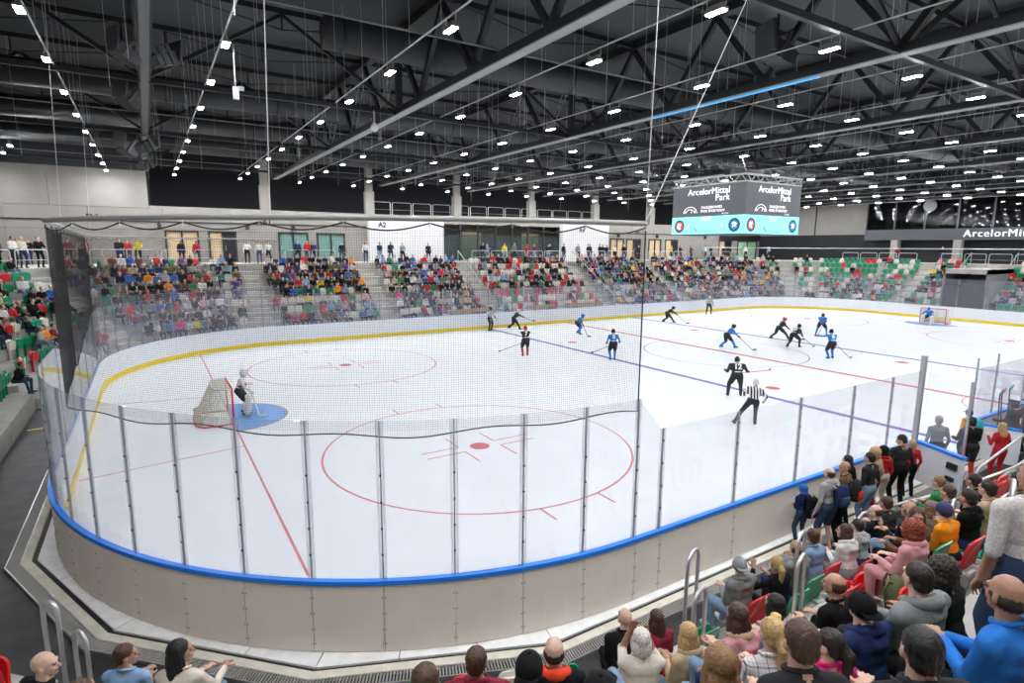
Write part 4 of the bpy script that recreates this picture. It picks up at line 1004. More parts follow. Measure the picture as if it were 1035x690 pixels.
# ------------------------------------------------------------------ seats
def seatshape(nm, low=False):
    def plate(w_, h, r, th, curve, n=4):
        pts = []
        for cx_, cz_, a0 in ((w_-r, h-r, 0), (-w_+r, h-r, 90), (-w_+.04, .04, 180), (w_-.04, .04, 270)):
            rr = r if cz_ > .1 else .04
            for k in range(n): a = R(a0+90*k/(n-1)); pts.append((cx_+rr*math.cos(a), cz_+rr*math.sin(a)))
        N_ = len(pts); V = [(x, curve*(x/w_)**2+.0, z) for x, z in pts]+[(x, curve*(x/w_)**2-th, z) for x, z in pts]
        return V, [tuple(range(N_)), tuple(range(N_, 2*N_))[::-1]]+[(k, N_+k, N_+(k+1)%N_, (k+1)%N_) for k in range(N_)]
    return plate
def xf(V, rot, loc): m = Matrix.Translation(Vector(loc)) @ Matrix.Rotation(rot, 4, 'X'); return [tuple(m @ Vector(v)) for v in V]
pl = seatshape('x'); SEATM = {}
def seat_meshes(c):
    if c in SEATM: return SEATM[c]
    V, F = pl(.215, .42, .13, .022, .05); back = MB().add(xf(V, .16, (0, -.23, .46)), F)
    rim = MB(); 
    V2, F2 = pl(.20, .38, .10, .03, .02); up_ = MB().add(xf(V2, -.10, (0, -.17, .45)), F2); dn = MB().add(xf(V2, -1.5, (0, -.20, .45)), F2)
    br = MB().box((-.02, -.33, 0), (.02, -.24, .5)).box((-.2, -.30, .42), (.2, -.26, .46))
    for sx in (-1, 1): br.tube([(sx*.2, -.26, .44), (sx*.215, -.06, .42), (sx*.2, .0, .44)], .012, 6)
    one = MB().add(xf(V, .16, (0, -.23, .46)), F).add(xf(V2, -.10, (0, -.17, .45)), F2).box((-.02, -.33, 0), (.02, -.24, .5))
    r = {}
    for k, m_, mm in (('back', back, M_SEAT[c]), ('up', up_, M_SEAT[c]), ('down', dn, M_SEAT[c]), ('br', br, M_WALLW), ('one', one, M_SEAT[c])):
        me = m_.mesh('seat_%s_%s' % (k, c)); me.materials.append(mm); r[k] = me
    r['raw'] = (np.array(one.v), one.f); SEATM[c] = r; return r
M_SEAT_ALL = [M_SEAT['red'], M_SEAT['green'], M_SEAT['white']]
def near_seat(p, rz, c, down, lab):
    t = thing('folding_seat', lab, 'seat', p, rz, 'folding seats of the near stand'); r = seat_meshes(c)
    link('backrest', r['back'], t); link('seat_pan', r['down' if down else 'up'], t); link('bracket', r['br'], t); return t
def rotz_out(n): return math.atan2(-n.y, -n.x)-math.pi/2       # faces the rink (local +Y towards -n)
# all seat slots: (p, rz, facet, row, section name, k in section, density, colours)
slots = []
def sec_name(i, mid):
    if i == 8:
        xs = FARA; j = sum(mid.x > a for a in xs)
        return ['left of the first far stairway', 'between first and second far stairways', 'between second and third far stairways', 'in the lounge block', 'right of the lounge stairs', 'between the fifth and sixth far stairways', 'right of the last far stairway'][j], j
    if i == 12:
        j = sum(mid.y < a for a in RIGHTA); return ['right end block past the tunnel', 'right end block before the tunnel', 'right end block nearest the far corner'][2-j if False else (0 if mid.y < 15 else 1 if mid.y < 20.6 else 2)], (2 if mid.y < 15 else 1 if mid.y < 20.6 else 0)
    return {3: 'left end block nearest the camera', 4: 'left end block', 5: 'left corner block nearest the left end', 6: 'middle block of the left corner', 7: 'left corner block beside the far stand', 9: 'far right corner, first block', 10: 'far right corner, middle block', 11: 'far right corner, last block',
            0: 'near stand', 1: 'near stand', 2: 'near left corner'}[i], 0
for i in range(0, 13):
    for r in range(NR):
        d = D0+TRD*r+.45; a, b = edge(i, d); L = (b-a).length; t = (b-a)/L; n = fnor(i); gap = .12
        cnt = int((L-2*gap)/.5); kk = {}
        for k in range(cnt):
            p = a+t*(gap+.25+(L-2*gap-cnt*.5)/2+k*.5)
            tau = (p-CN[FAC[i][1]]).dot(t)
            if any(abs(tau-q) < (.45 if i in (0, 2) else .82) for q in AISLES.get(i, [])): continue
            if i == 12 and 13.6 < p.y < 17.4: continue
            nm, j = sec_name(i, p); kk[nm] = kk.get(nm, 0)+1
            q = Vector((p.x, p.y, Z0+RIS*r))
            if i in (0, 1) and (q.x > 24 or (q-CAM).length < 1.9): continue
            if not inview(q+V3(0, 0, .6), 45, 35): continue
            slots.append((q, rotz_out(n), i, r, nm, kk[nm], j))
def occupancy(i, r, j, q):
    if i == 8: 
        if j == 3: return .45 if r > 2 else .12
        return [.84, .95, .95, 0, .97, .97, .92][j] if r > 3 else [.72, .68, .85, 0, .9, .92, .85][j]
    tau = (q-CN[FAC[i][1]]).dot(Vector((fnor(i).y, -fnor(i).x, 0)))
    if i == 12: return [.14 if r > 3 else .42, .42, .3][j]
    if i == 6: return .8 if tau > 0 else .32
    if i == 10: return .72 if tau < 0 else (.2 if r > 3 else .5)
    return {4: .10, 5: .28, 7: .9, 9: .9, 11: .12 if r > 3 else .5}.get(i, .3)
def seatcol(i, j, r):
    if i == 8 and j == 3: return random.choices(['white', 'red', 'green'], [.62, .3, .08])[0]
    if i in (11, 12, 4, 5, 6): return random.choices(['white', 'red', 'green'], [.27, .10, .63])[0]
    if i in (0, 1, 2): return random.choices(['white', 'red', 'green'], [.28, .42, .30])[0]
    return random.choices(['white', 'red', 'green'], [.58, .08, .34])[0]

# ------------------------------------------------------------------ people in the near stand (hand placed)
# name, x, y, row, facet, hair style, hair colour, top, trousers, options, label
NP = [
 ("bald_left",.95,-.5,1,2,None,None,'black','black',dict(hyaw=-.9,bulk=1.1),'person with shaved head in black top at the lower left corner, by handrails'),
 ("girl_left",1.32,-1.77,2,1,'pony','brown','charcoal','dark denim',dict(hyaw=-.6,fem=1,s=.95),'person with brown ponytail at the lower left, below the handrails'),
 ("blue_shirt",1.49,.08,0,1,'short','brown','light blue','dark denim',dict(hyaw=-1.1,sleeve='short'),'person with short brown hair in light blue shirt sitting sideways'),
 ("black_long",1.95,-.95,1,1,'long','black','cream','denim',dict(hyaw=-1.0,fem=1,hands={1:(.2,.45,.66),-1:(.0,.42,.66)}),'person with long black hair and cream top, hands on knees'),
 ("blond_left",1.56,-2.0,2,1,'bob','blond','beige','dark denim',dict(fem=1,s=.9),'person with blond hair cut off by the bottom edge, left side'),
 ("brown370",2.91,-3.49,3,1,'short','brown','grey','navy',dict(s=.93),'person with brown hair at the bottom edge, left of the hairband girl'),
 ("hairband",3.23,-3.61,3,1,'long','brown','orange','navy',dict(fem=1),'person with long brown hair and thin hairband in orange top'),
 ("maroon",3.91,-3.02,2,1,'short','brown','maroon','black',dict(bulk=1.15),'broad person with close-cropped hair in maroon shirt'),
 ("capl",3.85,-3.84,3,1,'cap','black','light blue','black',dict(back=1),'person in black backward cap and pale blue top beside the red hood'),
 ("redhood",4.48,-3.26,2,1,'fringe','dark','black','black',dict(hood=1,bulk=1.08,hoodc='orange_red'),'balding person with bright red hood over a black jacket'),
 ("bald1",6.27,-2.23,0,1,None,None,'black','black',dict(bulk=1.05,sleeve='short',hyaw=.2,lean=.3),'bald person in black shirt leaning forward in the front row'),
 ("white_hair",5.68,-3.03,1,1,'bob','white','cream','denim',dict(fem=1,bulk=1.05,sleeve='short',hands={1:(.1,.25,1.05),-1:(-.06,.25,1.1)}),'person with short white hair in cream blouse, hand at face'),
 ("dark_long",6.65,-2.34,0,0,'long','brown','maroon','black',dict(fem=1,s=.95),'person with long brown hair in maroon top left of the handrails'),
 ("blonde_beige",6.12,-3.22,1,0,'long','blond','beige','denim',dict(fem=1,hood=1),'person with long blond hair in beige hooded jacket beside white-haired one'),
 ("blond_girl",4.26,-4.05,3,1,'halfup','light','navy','navy',dict(fem=1,s=.85,hyaw=.3),'child with light brown half-tied hair behind the white-haired person'),
 ("cap615",3.70,-4.68,4,1,'cap','black','black','black',dict(),'person in black cap at bottom edge below the half-tied hair child'),
 ("boy",5.75,-3.85,2,1,'short','light','navy','denim',dict(s=.88,hyaw=-.2),'child with short sandy hair in navy jacket'),
 ("denimb",4.37,-4.86,4,1,'long','light','denim','denim',dict(fem=1),'person with straight light brown hair in pale denim jacket'),
 ("brownpink",6.12,-3.75,2,0,'long','brown','pink','denim',dict(fem=1,hood=1,hoodm='beige'),'person with long auburn hair in dusty pink hooded jacket'),
 ("blackdenim",6.68,-3.75,2,0,'bob','black','denim','dark denim',dict(fem=1,s=.92),'person with black bobbed hair in pale denim next to the handrail'),
 ("plaid",5.5,-4.45,3,1,'pony','blond','cloth_plaid','denim',dict(fem=1,hyaw=.15),'person with blond ponytail in white plaid shirt'),
 ("crown",4.39,-5.28,5,1,'short','brown','charcoal','black',dict(s=.9),'dark auburn crown of a head at the bottom edge below the plaid shirt'),
 ("cap680",4.02,-4.98,4,1,'cap','black','charcoal','black',dict(s=.9),'person in black cap at the bottom edge left of the denim jacket'),
 ("greycap",8.37,-2.15,0,0,'cap','capgrey','grey','denim',dict(back=1,hood=1,bulk=1.1),'person in grey backward cap and grey hooded jacket by red seats'),
 ("ponyblack",8.93,-2.35,0,0,'pony','blond','black','black',dict(fem=1,s=.95,hands={1:(.1,.3,.8),-1:(-.2,.35,.95)}),'person with blond ponytail in black jacket holding a phone'),
 ("baldgrey",9.45,-2.26,0,0,'fringe','dark','grey','navy',dict(hood=1),'balding person in grey hooded top right of the blond ponytail'),
 ("headband",9.98,-2.20,0,0,'short','brown','light blue','grey',dict(fem=1,legs='short'),'person with headband and bare arm in light blue top, front row'),
 ("whiteh",10.55,-2.4,0,0,'bob','brown','white','grey',dict(fem=1,hood=1,hyaw=.4),'person with brown bob in white hooded jacket'),
 ("greykid",11.1,-2.3,0,0,'short','dark','pale grey','navy',dict(hood=1,s=.92),'person with short dark hair in pale grey hooded top'),
 ("dark1",11.62,-2.25,0,0,'thin','brown','black','black',dict(hyaw=.3,hpitch=-.2),'person with thinning brown hair in black leather jacket'),
 ("dark2",12.13,-2.2,0,0,'short','brown','charcoal','black',dict(),'person with brown hair in dark jacket right of the leather jacket'),
 ("baldcoat",10.97,-3.0,1,0,'fringe','dark','black','light blue',dict(bulk=1.12,hyaw=.2),'balding person in black coat and light blue jeans'),
 ("redcurl",9.2,-3.76,2,0,'curly','red','pink','pink',dict(fem=1,bulk=1.08,hood=1),'person with curly red hair in pale pink padded coat'),
 ("profile",9.75,-3.55,2,0,'long','brown','brown','black',dict(fem=1,hyaw=2.2,s=.95),'person with long brown hair turning back, face visible'),
 ("leather",7.33,-3.95,2,0,'thin','brown','black','black',dict(bulk=1.1,hyaw=.15),'person with thinning brown hair in shiny black leather jacket'),
 ("magenta",5.82,-4.66,3,1,'pony','dark','magenta','purple',dict(fem=1,hyaw=.7,s=.95,hands={1:(.05,.35,.95),-1:(-.12,.38,.98)}),'person with dark ponytail in magenta hooded top holding a yellow cup'),
 ("capblue",6.37,-4.62,3,0,'cap','black','navy','charcoal',dict(back=1,bulk=1.15,hood=1),'heavy person in black backward cap and dark blue hoodie'),
 ("frontblack",5.25,-5.4,4,1,'short','black','charcoal','black',dict(bulk=1.15,s=1.1),'person with short black hair in charcoal top, nearest at lower right'),
 ("greyhood",6.95,-4.70,3,0,'short','dark','grey','charcoal',dict(bulk=1.25,hood=1,s=1.1),'broad person with short dark hair in grey hooded sweatshirt'),
 ("curly",7.5,-4.72,3,0,'curly','dark','black','black',dict(fem=1),'person with bushy dark brown hair in black top'),
 ("baldblue",6.24,-5.45,4,0,'fringe','dark','bright blue','black',dict(bulk=1.15,s=1.1),'balding dark-haired person in bright blue jacket at the right edge'),
 ("orange",10.25,-3.7,2,0,'cap','capnavy','orange','black',dict(s=.95),'person in navy cap and orange jacket behind a handrail loop'),
 ("darkj",10.80,-3.72,2,0,'short','dark','black','navy',dict(hood=1),'person with short dark hair in dark quilted jacket right of orange jacket'),
 ("beigem",11.35,-3.72,2,0,'short','dark','beige','khaki',dict(),'person with dark hair in beige jacket left of the checked shirt'),
 ("hair940",11.55,-3.0,1,0,'curly','light','khaki','black',dict(fem=1,s=.9),'person with wavy light brown hair behind the red-haired one'),
 ("dark992",13.03,-3.0,1,0,'short','dark','black','black',dict(),'person with dark hair in black top, below the sloping railings'),
 ("corner",4.25,-5.85,5,1,'short','grey','charcoal','black',dict(s=.9),'grey-haired crown at the bottom edge under the magenta top'),
 ("red985",11.5,-3.75,2,0,None,None,None,None,None,None),
 # more of the near crowd towards the right edge
 ("r1",12.15,-3.0,1,0,'short','brown','grey','navy',dict(),'person with brown hair in grey top in second row before the railings'),
 ("r2",13.9,-2.25,0,0,'short','light','green','black',dict(),'person in green hooded top in front row before the railings'),
 ("r3",12.1,-3.8,2,0,'short','dark','olive','black',dict(),'person in olive top between beige jacket and checked shirt'),
]
NP = [p for p in NP if p[7]]
# standing spectators along the boards etc.: x, y, z, heading(deg), height, style, hair, top, trousers, opts, label
SP = [
 (12.8,-.42,-.06,75,1.32,'hood','cloth_blue','navy','dark denim',dict(hands={1:(.1,.25,1.05),-1:(-.05,.25,1.05)}),'child in dark jacket and bright blue hood standing at the boards'),
 (12.95,-.85,-.06,80,1.80,'thin','brown','pale grey','dark denim',dict(hood=1,legs='short'),'person in grey hoodie, navy backpack and denim shorts at the boards'),
 (13.5,-.85,-.06,100,1.82,'thin','light','brown','black',dict(hyaw=.9),'person with glasses in brown sleeves and black vest at the boards'),
 (14.3,-.48,-.06,85,1.68,'long','black','black','black',dict(fem=1),'person with long black hair standing against the boards'),
 (14.55,-.80,-.06,85,1.80,'short','dark','charcoal','denim',dict(sleeve='short'),'person in dark T-shirt and blue jeans at the boards'),
 (15.25,-.55,-.06,80,1.70,'curly','blond','beige','maroon',dict(fem=1),'person with curly blond hair in long beige coat'),
 (15.75,-.50,-.06,70,1.62,'hood','cloth_black','red','cream',dict(fem=1),'person in red jacket with black hood beside the curly blond one'),
 (16.3,-.60,-.06,60,1.82,'short','dark','charcoal','black',dict(hyaw=.8,hpitch=-.3),'person in dark leather jacket looking down near the gate'),
 (17.2,-.45,-.06,60,1.50,'short','blond','red','black',dict(),'child with sandy hair in red jersey beside the gate door'),
 (19.0,-.25,-.06,50,1.78,'short','grey','grey','charcoal',dict(),'grey-haired person in grey jacket seen through the gate glass'),
 (21.15,-.15,-.06,60,1.62,'cap','capblue','orange','black',dict(fem=1),'person in blue cap, orange shoulders and turquoise bag in the gateway'),
 (20.2,-1.2,-.06,60,1.66,'long','blond','red','red',dict(fem=1,hands={1:(.12,.2,1.0),-1:(-.2,.2,1.25)}),'person with long blond hair in red jersey and white sleeves by the gate'),
 (7.25,-5.3,2.6,60,1.86,'thin','brown','cloth_check','dark denim',dict(bulk=1.18,sleeve='short'),'person with thinning hair in pale checked shirt standing on the stairs'),
]
mat('cloth_check', (.55,.52,.50), .85, noise=.25, nscale=60); mat('capgrey', (.25,.26,.27), .8); mat('capnavy', (.03,.03,.10), .8); mat('capblue', (.02,.12,.5), .8); MATS['black'] = cloth('black'); mat('orange_red', (.75,.05,.01), .85)
cloth('blue'); cloth('black')
def headthing(parent, style, col, hmx, back=False, scale=1.0):
    if style is None: return
    if style == 'cap': me = capmesh(col if col in MATS else 'cloth_'+col, back); nm = 'cap'
    elif style == 'hood': me = hairmesh('hood', col); nm = 'hood'
    elif style == 'helmet': me = helmetmesh(col); nm = 'helmet'
    else: me = hairmesh(style, col); nm = 'hair'
    h = link(nm, me, parent); m = hmx.copy(); m.translation = m.translation*scale
    h.matrix_local = m @ Matrix.Scale(scale*1.02, 4)
    if style == 'cap' and col in ('black', 'cloth_black') or style == 'cap':
        h2 = link('hair', hairmesh('thin', 'dark'), parent); h2.matrix_local = m @ Matrix.Translation((0, -.004, -.015)) @ Matrix.Scale(scale*.99, 4)
jobs = []; meta = []
for it in NP:
    o = dict(it[9]); back = o.pop('back', 0); hoodc = o.pop('hoodc', None); hoodm = o.pop('hoodm', None); s = o.get('s', 1.0)
    o.setdefault('hyaw', random.uniform(-.35, .15)); o.setdefault('lean', random.uniform(.08, .25)); o['fem'] = bool(o.get('fem')); o['hood'] = bool(o.get('hood'))
    if 'hands' not in o and random.random() < .6: o['hands'] = {1: (.05, .30+random.uniform(0, .1), .66), -1: (-.05, .32, .68)}
    P, hmx, hm = figure('sit', **o); D = (Vector((it[1], it[2], 3))-CAM).length
    jobs.append((P, .018 if D < 6 else .024, 2)); meta.append(('n', it, P, hmx, hm, s, back, hoodc, hoodm))
for it in SP:
    o = dict(it[9]); o['fem'] = bool(o.get('fem')); o['hood'] = bool(o.get('hood')); o.setdefault('lean', .06)
    P, hmx, hm = figure('stand', **o); jobs.append((P, .026 if it[0] > 9 else .018, 2)); meta.append(('s', it, P, hmx, hm, it[4]/1.72, 0, None, None))
res = batch_remesh(jobs); used_slots = []
for (kind, it, P, hmx, hm, s, back, hoodc, hoodm), vf in zip(meta, res):
    if kind == 'n':
        nm, x, y, r, fi, sty, hc, tp, bt = it[:9]; lab = it[10]; n = fnor(fi); rz = rotz_out(n)-.12; z = Z0+RIS*r
        # hip sits a little behind the head
        px, py = x+n.x*.10, y+n.y*.10
    else: x, y, z, hd, ht, sty, hc, tp, bt = it[:9]; lab = it[10]; rz = R(hd)-math.pi/2; px, py = x, y
    sk = SKIN[hash(lab) % 4 if False else (len(lab) % 4)]
    slots_ = [sk, top_(tp), top_(bt), M_SHOE if len(lab) % 3 else M_SHOEW, top_(bt), M_EYE, M_LIP, M_SHOE]
    me = assemble('person_body', vf, P, hmx, hm, slots_, True, s)
    o = thing('person', lab, 'person', (px, py, z), rz, 'spectators near the camera')
    link('body', me, o); headthing(o, sty, hc, hmx, bool(back), s)
    hn = hmx.translation*s; ishood = bool(it[9].get('hood')) or sty == 'hood'; bk = it[9].get('bulk', 1.0)
    pts = []; rs = []
    for k in range(15):
        a = R(-165+330*k/14); f = (1+math.cos(a))/2
        pts.append((.088*bk*math.sin(a)*(1+.25*f*ishood), -(.062+.035*f*ishood)*math.cos(a)*bk-.012, (.0 if ishood else .012)-.045*(1-f)+.012*f)); rs.append((.020+.032*f) if ishood else .0155)
    q = MB().tube(pts, rs, 10)
    if ishood: q.tube([(-.085,-.115,-.03), (-.05,-.135,-.075), (0,-.14,-.10), (.05,-.135,-.075), (.085,-.115,-.03)], [.025, .045, .05, .045, .025], 10)
    h = q.build('jacket_hood' if ishood else 'collar', MATS[hoodc] if hoodc else top_(hoodm or tp), o, True); h.location = (hn.x, hn.y-.015*s, hn.z-.135*s); h.scale = (s*.93,)*3
    if kind == 'n': used_slots.append((Vector((px, py, z)), rz, it[3], fi, lab))
    it_top = (hmx.translation*s)
def held(name, lab, cat, world, build): o = thing(name, lab, cat, world); build(o); return o
# things held or worn by the near people
def backpack(p, rz, lab, c1, c2, s=1):
    b = thing('backpack', lab, 'backpack', p, rz); mx = Matrix.Scale(s, 4)
    MB().loft([((0,0,0),.13,.07), ((0,0,.04),.15,.085), ((0,0,.25),.15,.09), ((0,0,.38),.12,.07), ((0,0,.42),.06,.035)], 16).build('bag', c1, b, True)
    MB().loft([((0,-.08,.03),.10,.03), ((0,-.085,.08),.11,.045), ((0,-.08,.2),.10,.035), ((0,-.075,.22),.05,.02)], 12).build('front_pocket', c2, b, True)
    MB().tube([(-.08,.05,.38), (-.1,.08,.40), (-.1,.11,.3), (-.1,.07,.05)], .015, 6).tube([(.08,.05,.38), (.1,.08,.40), (.1,.11,.3), (.1,.07,.05)], .015, 6).build('strap', c1, b, True)
backpack((13.0,-1.06,1.0), R(80)-math.pi/2, 'navy backpack on the back of the grey hoodie person', cloth('navy'), cloth('dark denim'))
backpack((13.45,-1.08,1.02), R(100)-math.pi/2, 'dark backpack with red pocket worn by the person in glasses', cloth('charcoal'), cloth('red'))
backpack((12.82,-.60,.62), R(75)-math.pi/2, 'black backpack on the child in the blue hood', cloth('black'), cloth('navy'))
backpack((21.1,-.36,.88), R(60)-math.pi/2, 'turquoise backpack on the person in the blue cap', cloth('turquoise'), cloth('teal'))
backpack((8.55,-3.95,2.0), .5, 'olive backpack leaning on the red and green seats', cloth('olive'), cloth('charcoal'), 1)
ph = thing('phone', 'black phone held up by the person with blond ponytail', 'phone', (8.72, -2.02, 1.5), .4); MB().box((-.035,-.006,-.07), (.035,.006,.07)).build('phone_case', M_BLACK, ph); MB().box((-.03,-.008,-.06), (.03,-.006,.06)).build('screen', mat('phone_screen', (.5,.55,.6), .2, emit=.5), ph)
cp = thing('paper_cup', 'yellow-green paper cup in the hand of the magenta hoodie person', 'cup', (5.87, -4.25, 3.02)); MB().loft([((0,0,0),.028,.028), ((0,0,.09),.04,.04)], 16).build('cup_wall', mat('cup_green', (.55,.60,.05), .5), cp, True); MB().loft([((0,0,.088),.036,.036), ((0,0,.098),.03,.03)], 12).build('snack', mat('cup_snack', (.6,.35,.15), .8), cp, True)
# ---- near seats: one under each seated person, folded empty ones elsewhere
for (p, rz, r, fi, lab) in used_slots:
    near_seat(p, rz+.12, seatcol(0, 0, r), True, 'folding seat under the '+' '.join(lab.replace(',', '').split()[:12]))
nseat = len(used_slots)
cnt = {}
for (q, rz, i, r, nm, k, j) in [s for s in slots if s[2] in (0, 1, 2)]:
    if any((q-u[0]).length < .47 for u in used_slots): continue
    if (q-CAM).length < 2.6: continue
    c = seatcol(i, j, r)
    near_seat(q, rz, c, False, f'empty {c} seat, {ordn(r+1)} row of the {nm}, {ordn(k)} place along it'+(', bend' if i == 1 else ''))
    nseat += 1

# ------------------------------------------------------------------ hockey players and officials
M_JB = mat('jersey_black', (.016,.018,.022), .7, bump=.4, bscale=10); M_JBL = mat('jersey_blue', (.01,.20,.62), .7, bump=.4, bscale=10); M_JW = mat('jersey_white', (.7,.7,.7), .7, bump=.4, bscale=10)
M_PB = mat('hockey_pants', (.014,.014,.018), .8); M_SB_ = mat('sock_black', (.02,.02,.024), .8); M_SBLU = mat('sock_blue', (.01,.22,.62), .8); M_SR_ = mat('sock_red', (.5,.02,.03), .8)
mat('helmet_black', (.015,.015,.016), .25); mat('helmet_white', (.7,.7,.7), .3); mat('helmet_red', (.55,.02,.03), .3); mat('helmet_blue', (.01,.2,.6), .3)
M_GR = mat('glove_red', (.55,.03,.04), .6); M_GB = mat('glove_black', (.02,.02,.022), .6); M_SK = mat('skate_black', (.02,.02,.02), .4); M_STK = mat('stick_dark', (.03,.03,.035), .4); M_STR = mat('stick_red', (.6,.05,.04), .4); M_PAD2 = mat('goalie_pad', (.75,.72,.66), .6)
JER = {'black': M_JB, 'blue': M_JBL, 'ref': MATS['cloth_referee'], 'white': M_JW}
# x, y, heading, jersey, helmet, gloves, socks, opts(hip, lean, side, feet, hands), stick(blade, top) , number, label
def st_(blade, top, m=None): return (blade, top, m or M_STK)
def feetw(w_, f=0, b=0): return {1: (w_, f, .11), -1: (-w_, b, .11)}
GP = {1: (.28,.35,.95), -1: (-.28,.35,.95)}
PL = [
 (22.3,28.85,-70,'ref','helmet_black',M_GB,M_SB_,dict(hip=(0,-.03,.93),lean=.06,feet=feetw(.13)),None,None,'linesman in striped shirt standing by the far boards, left side'),
 (24.2,28.55,-25,'black','helmet_white',M_GB,M_SB_,dict(hip=(0,-.1,.84),lean=.6,feet={1:(.12,.35,.11),-1:(-.1,-.45,.2)}),st_((.5,1.2,.7),(-.1,.35,1.05)),'','dark-jerseyed player with white helmet skating right along the far boards'),
 (19.15,19.46,70,'black','helmet_red',M_GR,M_SR_,dict(hip=(0,-.05,.90),lean=.15,feet=feetw(.14,.1,0)),st_((-1.35,.15,.32),(.30,.35,.85)),'7','dark-jerseyed player with red skates standing before the left blue line'),
 (26.94,24.57,-70,'blue','helmet_blue',M_GB,M_SBLU,dict(hip=(0,-.15,.80),lean=.75,feet={1:(.2,.2,.11),-1:(-.2,-.25,.11)}),st_((.75,1.15,.04),(.15,.3,.9)),'','blue-jerseyed player bent forward near the far blue boards'),
 (22.56,16.19,62,'blue','helmet_black',M_GB,M_SBLU,dict(hip=(0,-.05,.90),lean=.15,feet=feetw(.12,.05,0),hands={1:(.42,.3,.95),-1:(-.25,.35,.9)}),st_((-1.0,.25,.4),(.42,.3,.95)),'8','blue-jerseyed player seen from behind at the left blue line'),
 (37.2,25.9,-35,'black','helmet_black',M_GB,M_SB_,dict(hip=(0,-.2,.78),lean=.9,feet={1:(.15,.35,.11),-1:(-.15,-.45,.15)}),st_((.5,1.3,.04),(.05,.4,.85)),'','dark-jerseyed player leaning low near the far boards, centre'),
 (45.0,28.4,-125,'ref','helmet_white',M_GB,M_SB_,dict(hip=(0,-.03,.90),lean=.08,feet=feetw(.2)),None,None,'linesman in striped shirt facing the camera at the far boards'),
 (31.3,15.6,-25,'blue','helmet_black',M_GB,M_SBLU,dict(hip=(0,-.2,.80),lean=.7,feet={1:(.15,.3,.11),-1:(-.15,-.45,.13)}),st_((.9,1.0,.04),(.05,.35,.85)),'9','blue-jerseyed player leaning forward near the centre circle, stick out'),
 (37.1,16.05,-30,'black','helmet_red',M_GR,M_SB_,dict(hip=(0,-.15,.78),lean=.55,feet={1:(.35,.4,.11),-1:(-.35,-.5,.11)}),st_((.6,1.1,.1),(-.1,.3,.9)),'5','dark-jerseyed player with red helmet in a wide stance'),
 (35.0,13.75,0,'black','helmet_black',M_GB,M_SB_,dict(hip=(0,-.15,.76),lean=.6,side=.15,feet={1:(.2,.2,.11),-1:(-.2,-.4,.11)}),st_((.55,1.1,.04),(.0,.35,.85)),'20','dark-jerseyed player bent over the blue line with stick reaching right'),
 (41.5,15.85,-140,'blue','helmet_black',M_GR,M_SBLU,dict(hip=(0,-.15,.80),lean=.4,feet={1:(.35,.1,.11),-1:(-.35,-.05,.11)}),st_((.5,1.6,.2),(-.1,.3,.95)),'','farthest blue-jerseyed player facing the camera with wide stance'),
 (33.24,10.53,60,'blue','helmet_black',M_GR,M_SBLU,dict(hip=(0,-.08,.86),lean=.3,feet=feetw(.16,.05,-.1),hands={1:(.35,.4,.9),-1:(-.78,.25,1.25)}),st_((1.15,.1,.04),(.3,.35,.9)),'6','blue-jerseyed player with left arm stretched out to the side'),
 (21.67,7.85,48,'black','helmet_black',M_GR,M_SB_,dict(hip=(0,-.08,.88),lean=.28,bulk=1.38,feet={1:(.22,.1,.11),-1:(-.28,.05,.11)},hands={1:(.50,.3,1.0),-1:(-.40,.2,1.05)}),st_((1.35,.55,1.05),(.35,.3,.95),M_STR),'12','dark-jerseyed player number 12 with red gloves seen from behind'),
 (18.86,5.21,50,'ref','helmet_white',M_GB,M_SB_,dict(hip=(.10,-.05,.82),lean=.30,side=.16,feet={1:(.22,.0,.11),-1:(-.50,-.20,.14)},hands={1:(.48,.05,.85),-1:(-.1,.35,1.1)}),None,None,'referee in black and white stripes striding, nearest on the ice'),
 (4.42,15.2,-15,'white','helmet_white',M_PAD2,M_PAD2,dict(hip=(0,-.1,.86),lean=.3,bulk=1.2,feet={1:(.22,.1,.11),-1:(-.2,0,.11)},hands={1:(.4,.35,.9),-1:(-.42,.2,1.0)}),st_((.55,.6,.04),(.35,.3,1.1),M_PAD2),'','goalkeeper in white with painted mask standing in front of the left goal'),
 (55.2,14.95,180,'blue','helmet_blue',M_PAD2,M_PAD2,dict(hip=(0,-.15,.68),lean=.55,bulk=1.25,feet={1:(.38,.1,.11),-1:(-.38,.1,.11)},hands={1:(.48,.4,.75),-1:(-.48,.4,.75)}),st_((-.4,.7,.04),(-.4,.35,.9),M_PAD2),'','goalkeeper in blue crouching before the far right goal'),
]
jobs = []; meta = []
